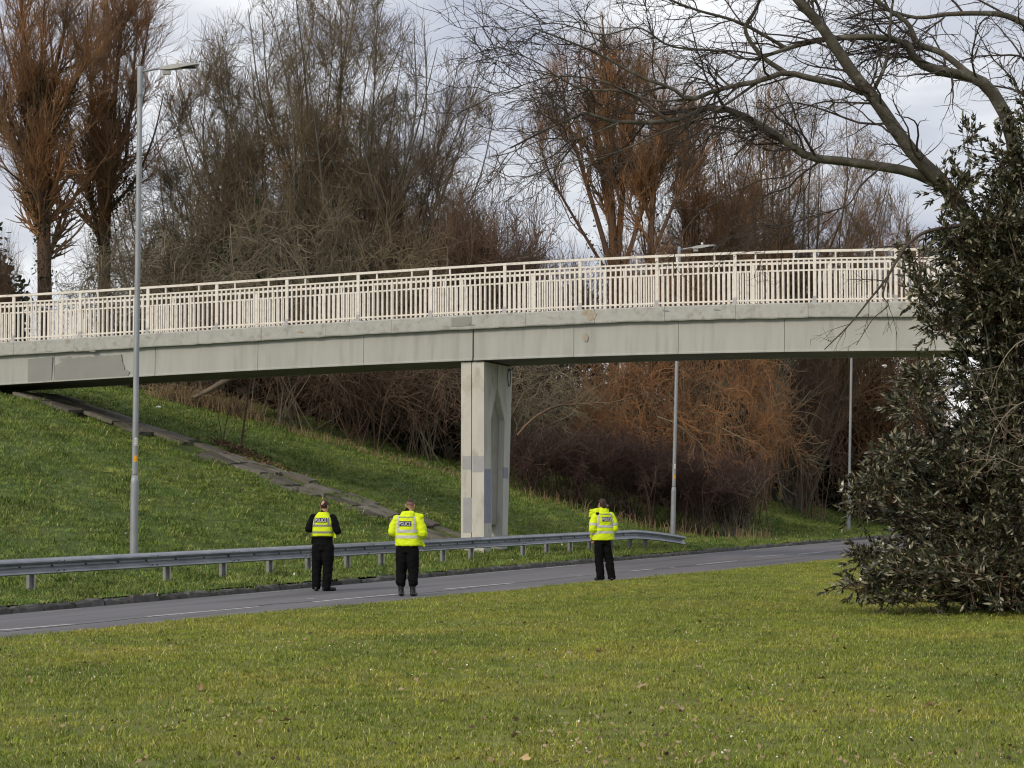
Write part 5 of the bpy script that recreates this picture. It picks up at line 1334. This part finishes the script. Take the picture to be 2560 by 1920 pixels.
# bank grass: visible part of the embankment
def bank_host():
    U, V = np.meshgrid(np.arange(-26, 66, .4), np.concatenate([[.13], np.arange(.3, 24, .35)]), indexing='ij')
    X = K0[0] + U * RU[0] + V * RN[0]; Y = K0[1] + U * RU[1] + V * RN[1]; Z = bankz(U, V, X, Y)
    I = np.arange(U.size).reshape(U.shape); q = np.stack([I[:-1, :-1], I[1:, :-1], I[1:, 1:], I[:-1, 1:]], -1).reshape(-1, 4)
    P = np.stack([X, Y, Z], -1).reshape(-1, 3); c = P[q].mean(1)
    keep = (np.abs(c[:, 0]) < c[:, 1] * .2286 + 3)
    # not on the paved strip, nor inside the shrubs
    d = c[:, :2] - B0; t = d @ BB; wv = d @ BW
    keep &= ~((wv > .45) & (wv < 3.2) & (t < -2.2) & (c[:, 2] > .4) & (np.random.default_rng(3).random(len(t)) > .18))
    return smooth(mesh_np('bank_grass', P, quads=q[keep]))
bh_ = bank_host()
dens_attr(bh_, lambda c: np.clip(1.0 + 1.3 * sinnoise(c[:, 0], c[:, 1], 2.2, 31), .55, 1.8))
scatter(bh_, 'bank_grass', [tuft(200 + i, 40, .22, .060, .0055, M_bgrass, .95) for i in range(7)] + [tuft(220 + i, 34, .17, .13, .006, M_bgrass, .8) for i in range(1)], 30, .5, 1.6, 2)
# straggling tufts in the joints of the paved strip
# fallen leaves
LM = []
for s_ in range(6):
    r_ = np.random.default_rng(300 + s_); n = 11; V = [(0, 0, .008)]
    for i in range(n):
        q = 2 * math.pi * i / n; rad = (.055 if i % 2 == 0 else .034) * r_.uniform(.75, 1.2) * (1 + .35 * math.cos(q))
        V.append((math.cos(q) * rad, math.sin(q) * rad * .75, .006 + abs(r_.normal(0, .014))))
    me = bpy.data.meshes.new('fallen_leaf'); me.from_pydata(V, [], [(0, 1 + i, 1 + (i + 1) % n) for i in range(n)]); me.materials.append(M_fleaf if s_ < 4 else M_darkleaf); LM.append(me)
leaf_px = [(1500, 1628), (1345, 1667), (1480, 1670), (1420, 1635), (1720, 1680), (1745, 1672), (1768, 1685), (1640, 1700), (1600, 1720), (1870, 1690), (1910, 1780), (1700, 1775), (790, 1770), (1000, 1725), (720, 1805), (758, 1785), (1290, 1840), (1370, 1830), (1210, 1800), (1310, 1900), (2330, 1765), (2180, 1780), (1760, 1905), (1820, 1915), (2250, 1915), (1040, 1700), (820, 1680), (660, 1680), (190, 1690), (430, 1830), (360, 1905), (1800, 1400 + 250), (1750, 1555), (1545, 1603), (1103, 1558), (2222, 1745), (1860, 1790), (2060, 1700), (500, 1720), (1265, 1650)]
dark_i = {31, 33, 34, 35, 27, 2}
NAMED = {(190, 1690): 'dry tan fallen leaf farthest to the left on the open lawn', (1000, 1725): 'dry tan fallen leaf on the lawn straight below the officer with shaved neck', (758, 1785): 'dry tan fallen leaf on the lower left lawn below the officer in the vest',
         (1310, 1900): 'dry tan fallen leaf at the bottom edge of the lawn, nearest the middle', (1500, 1628): 'dry tan fallen leaf on the lawn straight below the officer with tied hair', (1910, 1780): 'dry tan fallen leaf on the lawn straight below the second lamp post',
         (2330, 1765): 'dry tan fallen leaf on the lawn below the evergreen bush, farthest right', (1820, 1915): 'dry tan fallen leaf at the bottom edge, right of the middle one', (1103, 1558): 'dark curled fallen leaf on the lawn close below the officer with shaved neck',
         (2222, 1745): 'dark curled fallen leaf on the lawn below the evergreen bush', (1545, 1603): 'dark curled fallen leaf on the lawn close below the officer with tied hair'}
from mathutils import Matrix, Euler
lit = {0: MB(), 1: MB()}
for i, (px, py) in enumerate(leaf_px):
    p = at_z(px, py, .25); z = lawn_z(p[0], p[1]); p = at_z(px, py, z + .03)
    dk = i in dark_i; me = LM[4 + i % 2] if dk else LM[i % 4]
    ro = Euler((rng.normal(0, .35) + .25, rng.normal(0, .3), rng.uniform(0, 6.28))); sc_ = rng.uniform(.45, .9) * (.75 if dk else 1); lc = Vector((p[0], p[1], z + .036))
    if (px, py) in NAMED:
        o = obj('fallen_leaf', me, None, None, lc); o.rotation_euler = ro; o.scale = (sc_ * 1.15,) * 3
        tag(o, NAMED[(px, py)], 'leaf', 'fallen leaves on the lawn')
    else:
        M_ = Matrix.Translation(lc) @ ro.to_matrix().to_4x4() @ Matrix.Scale(sc_, 4)
        lit[dk].add([M_ @ v.co for v in me.vertices], [tuple(q.vertices) for q in me.polygons])
lit[0].build('leaf_litter', M_fleaf, kind='stuff'); lit[1].build('leaf_litter', M_darkleaf, kind='stuff')
# longer tussocks that break up the turf
tm = lawn_mesh('grass_tussocks', np.arange(-50, 45, .5), np.concatenate([[0.0], np.arange(.12, 34, .45)]), inview, skirt=False)
dens_attr(tm, lambda c: np.clip(2.2 * sinnoise(c[:, 0], c[:, 1], 1.0, 44) - .25, 0, 1.2))
scatter(tm, 'grass_tussocks', [tuft(140 + i, 40, .10, .085, .0032, M_tuss, .8) for i in range(4)], 7, .5, 1.0, 5)
# finer litter and daisies
def specks(name, n, size, m, seed, zoff, clump=.0):
    rng = np.random.default_rng(seed); P = []
    while len(P) < n:
        py = rng.uniform(1480, 1915); px = rng.uniform(-40, 2600)
        p = at_z(px, py, .22); u, v = uv(p[0], p[1])
        if v > edge_v(u) - .3: continue
        if clump and mnoise.noise(Vector((p[0] * .5, p[1] * .25, seed))) < clump: continue
        P.append((p[0], p[1], lawn_z(p[0], p[1]) + zoff))
    P = np.array(P); V, T = leaves(rng, P, rng.normal(size=(n, 3)) * (1, 1, .35), size * rng.uniform(.5, 1.5, n), size * .42 * rng.uniform(.6, 1.3, n))
    return obj(name, mesh_np(name, V, tris=T), m, kind='stuff')
specks('leaf_litter', 480, .036, M_fleaf, 61, .035, .08)
specks('leaf_litter', 120, .036, M_darkleaf, 62, .035)
specks('daisies', 170, .016, M_daisy, 63, .045, -.05)
def bank_specks(n, m, seed, size, name):
    rng = np.random.default_rng(seed); P = []
    while len(P) < n:
        u, v = rng.uniform(-24, 45), rng.uniform(.4, 9); x, y = xy(u, v)
        P.append((x, y, ground_z(x, y) + .1))
    P = np.array(P); V, T = leaves(rng, P, rng.normal(size=(n, 3)), size * rng.uniform(.5, 1.5, n), size * .4 * rng.uniform(.6, 1.3, n)); return obj(name, mesh_np(name, V, tris=T), m, kind='stuff')
bank_specks(90, M_daisy, 64, .05, 'daisies')
# scraps of litter
def scrap(px, py, z, m, size, label, Y=None):
    p = at_y(px, py, Y) if Y else at_z(px, py, z)
    r_ = np.random.default_rng(int(px)); mb = MB(); n = 8
    rings = [[p + size * np.array((math.cos(q) * r_.uniform(.6, 1.1) * (1.2 - abs(h)), math.sin(q) * r_.uniform(.4, .8) * (1.2 - abs(h)), h * .5 + r_.normal(0, .1))) for q in [6.283 * k / n for k in range(n)]] for h in (-.8, -.2, .4, .9)]
    mb.ring(rings); c = p.copy(); mb.V = [tuple(np.array(v) - c) for v in mb.V]
    o = mb.build('litter_scrap', m, None, False, tuple(c)); return tag(o, label, 'litter')
scrap(2212, 915, 0, M_white, .16, 'white scrap caught in the twigs near the farthest lamp post', 108)
ps = at_y(600, 1201, 64.0); scrap(600, 1201, 0, M_patch, .22, 'grey broken slab scrap lying below the paved strip', 64.2)
scrap(396, 1018, 0, M_white, .09, 'small white scrap on the upper slope behind the nearest lamp post', 72.0)
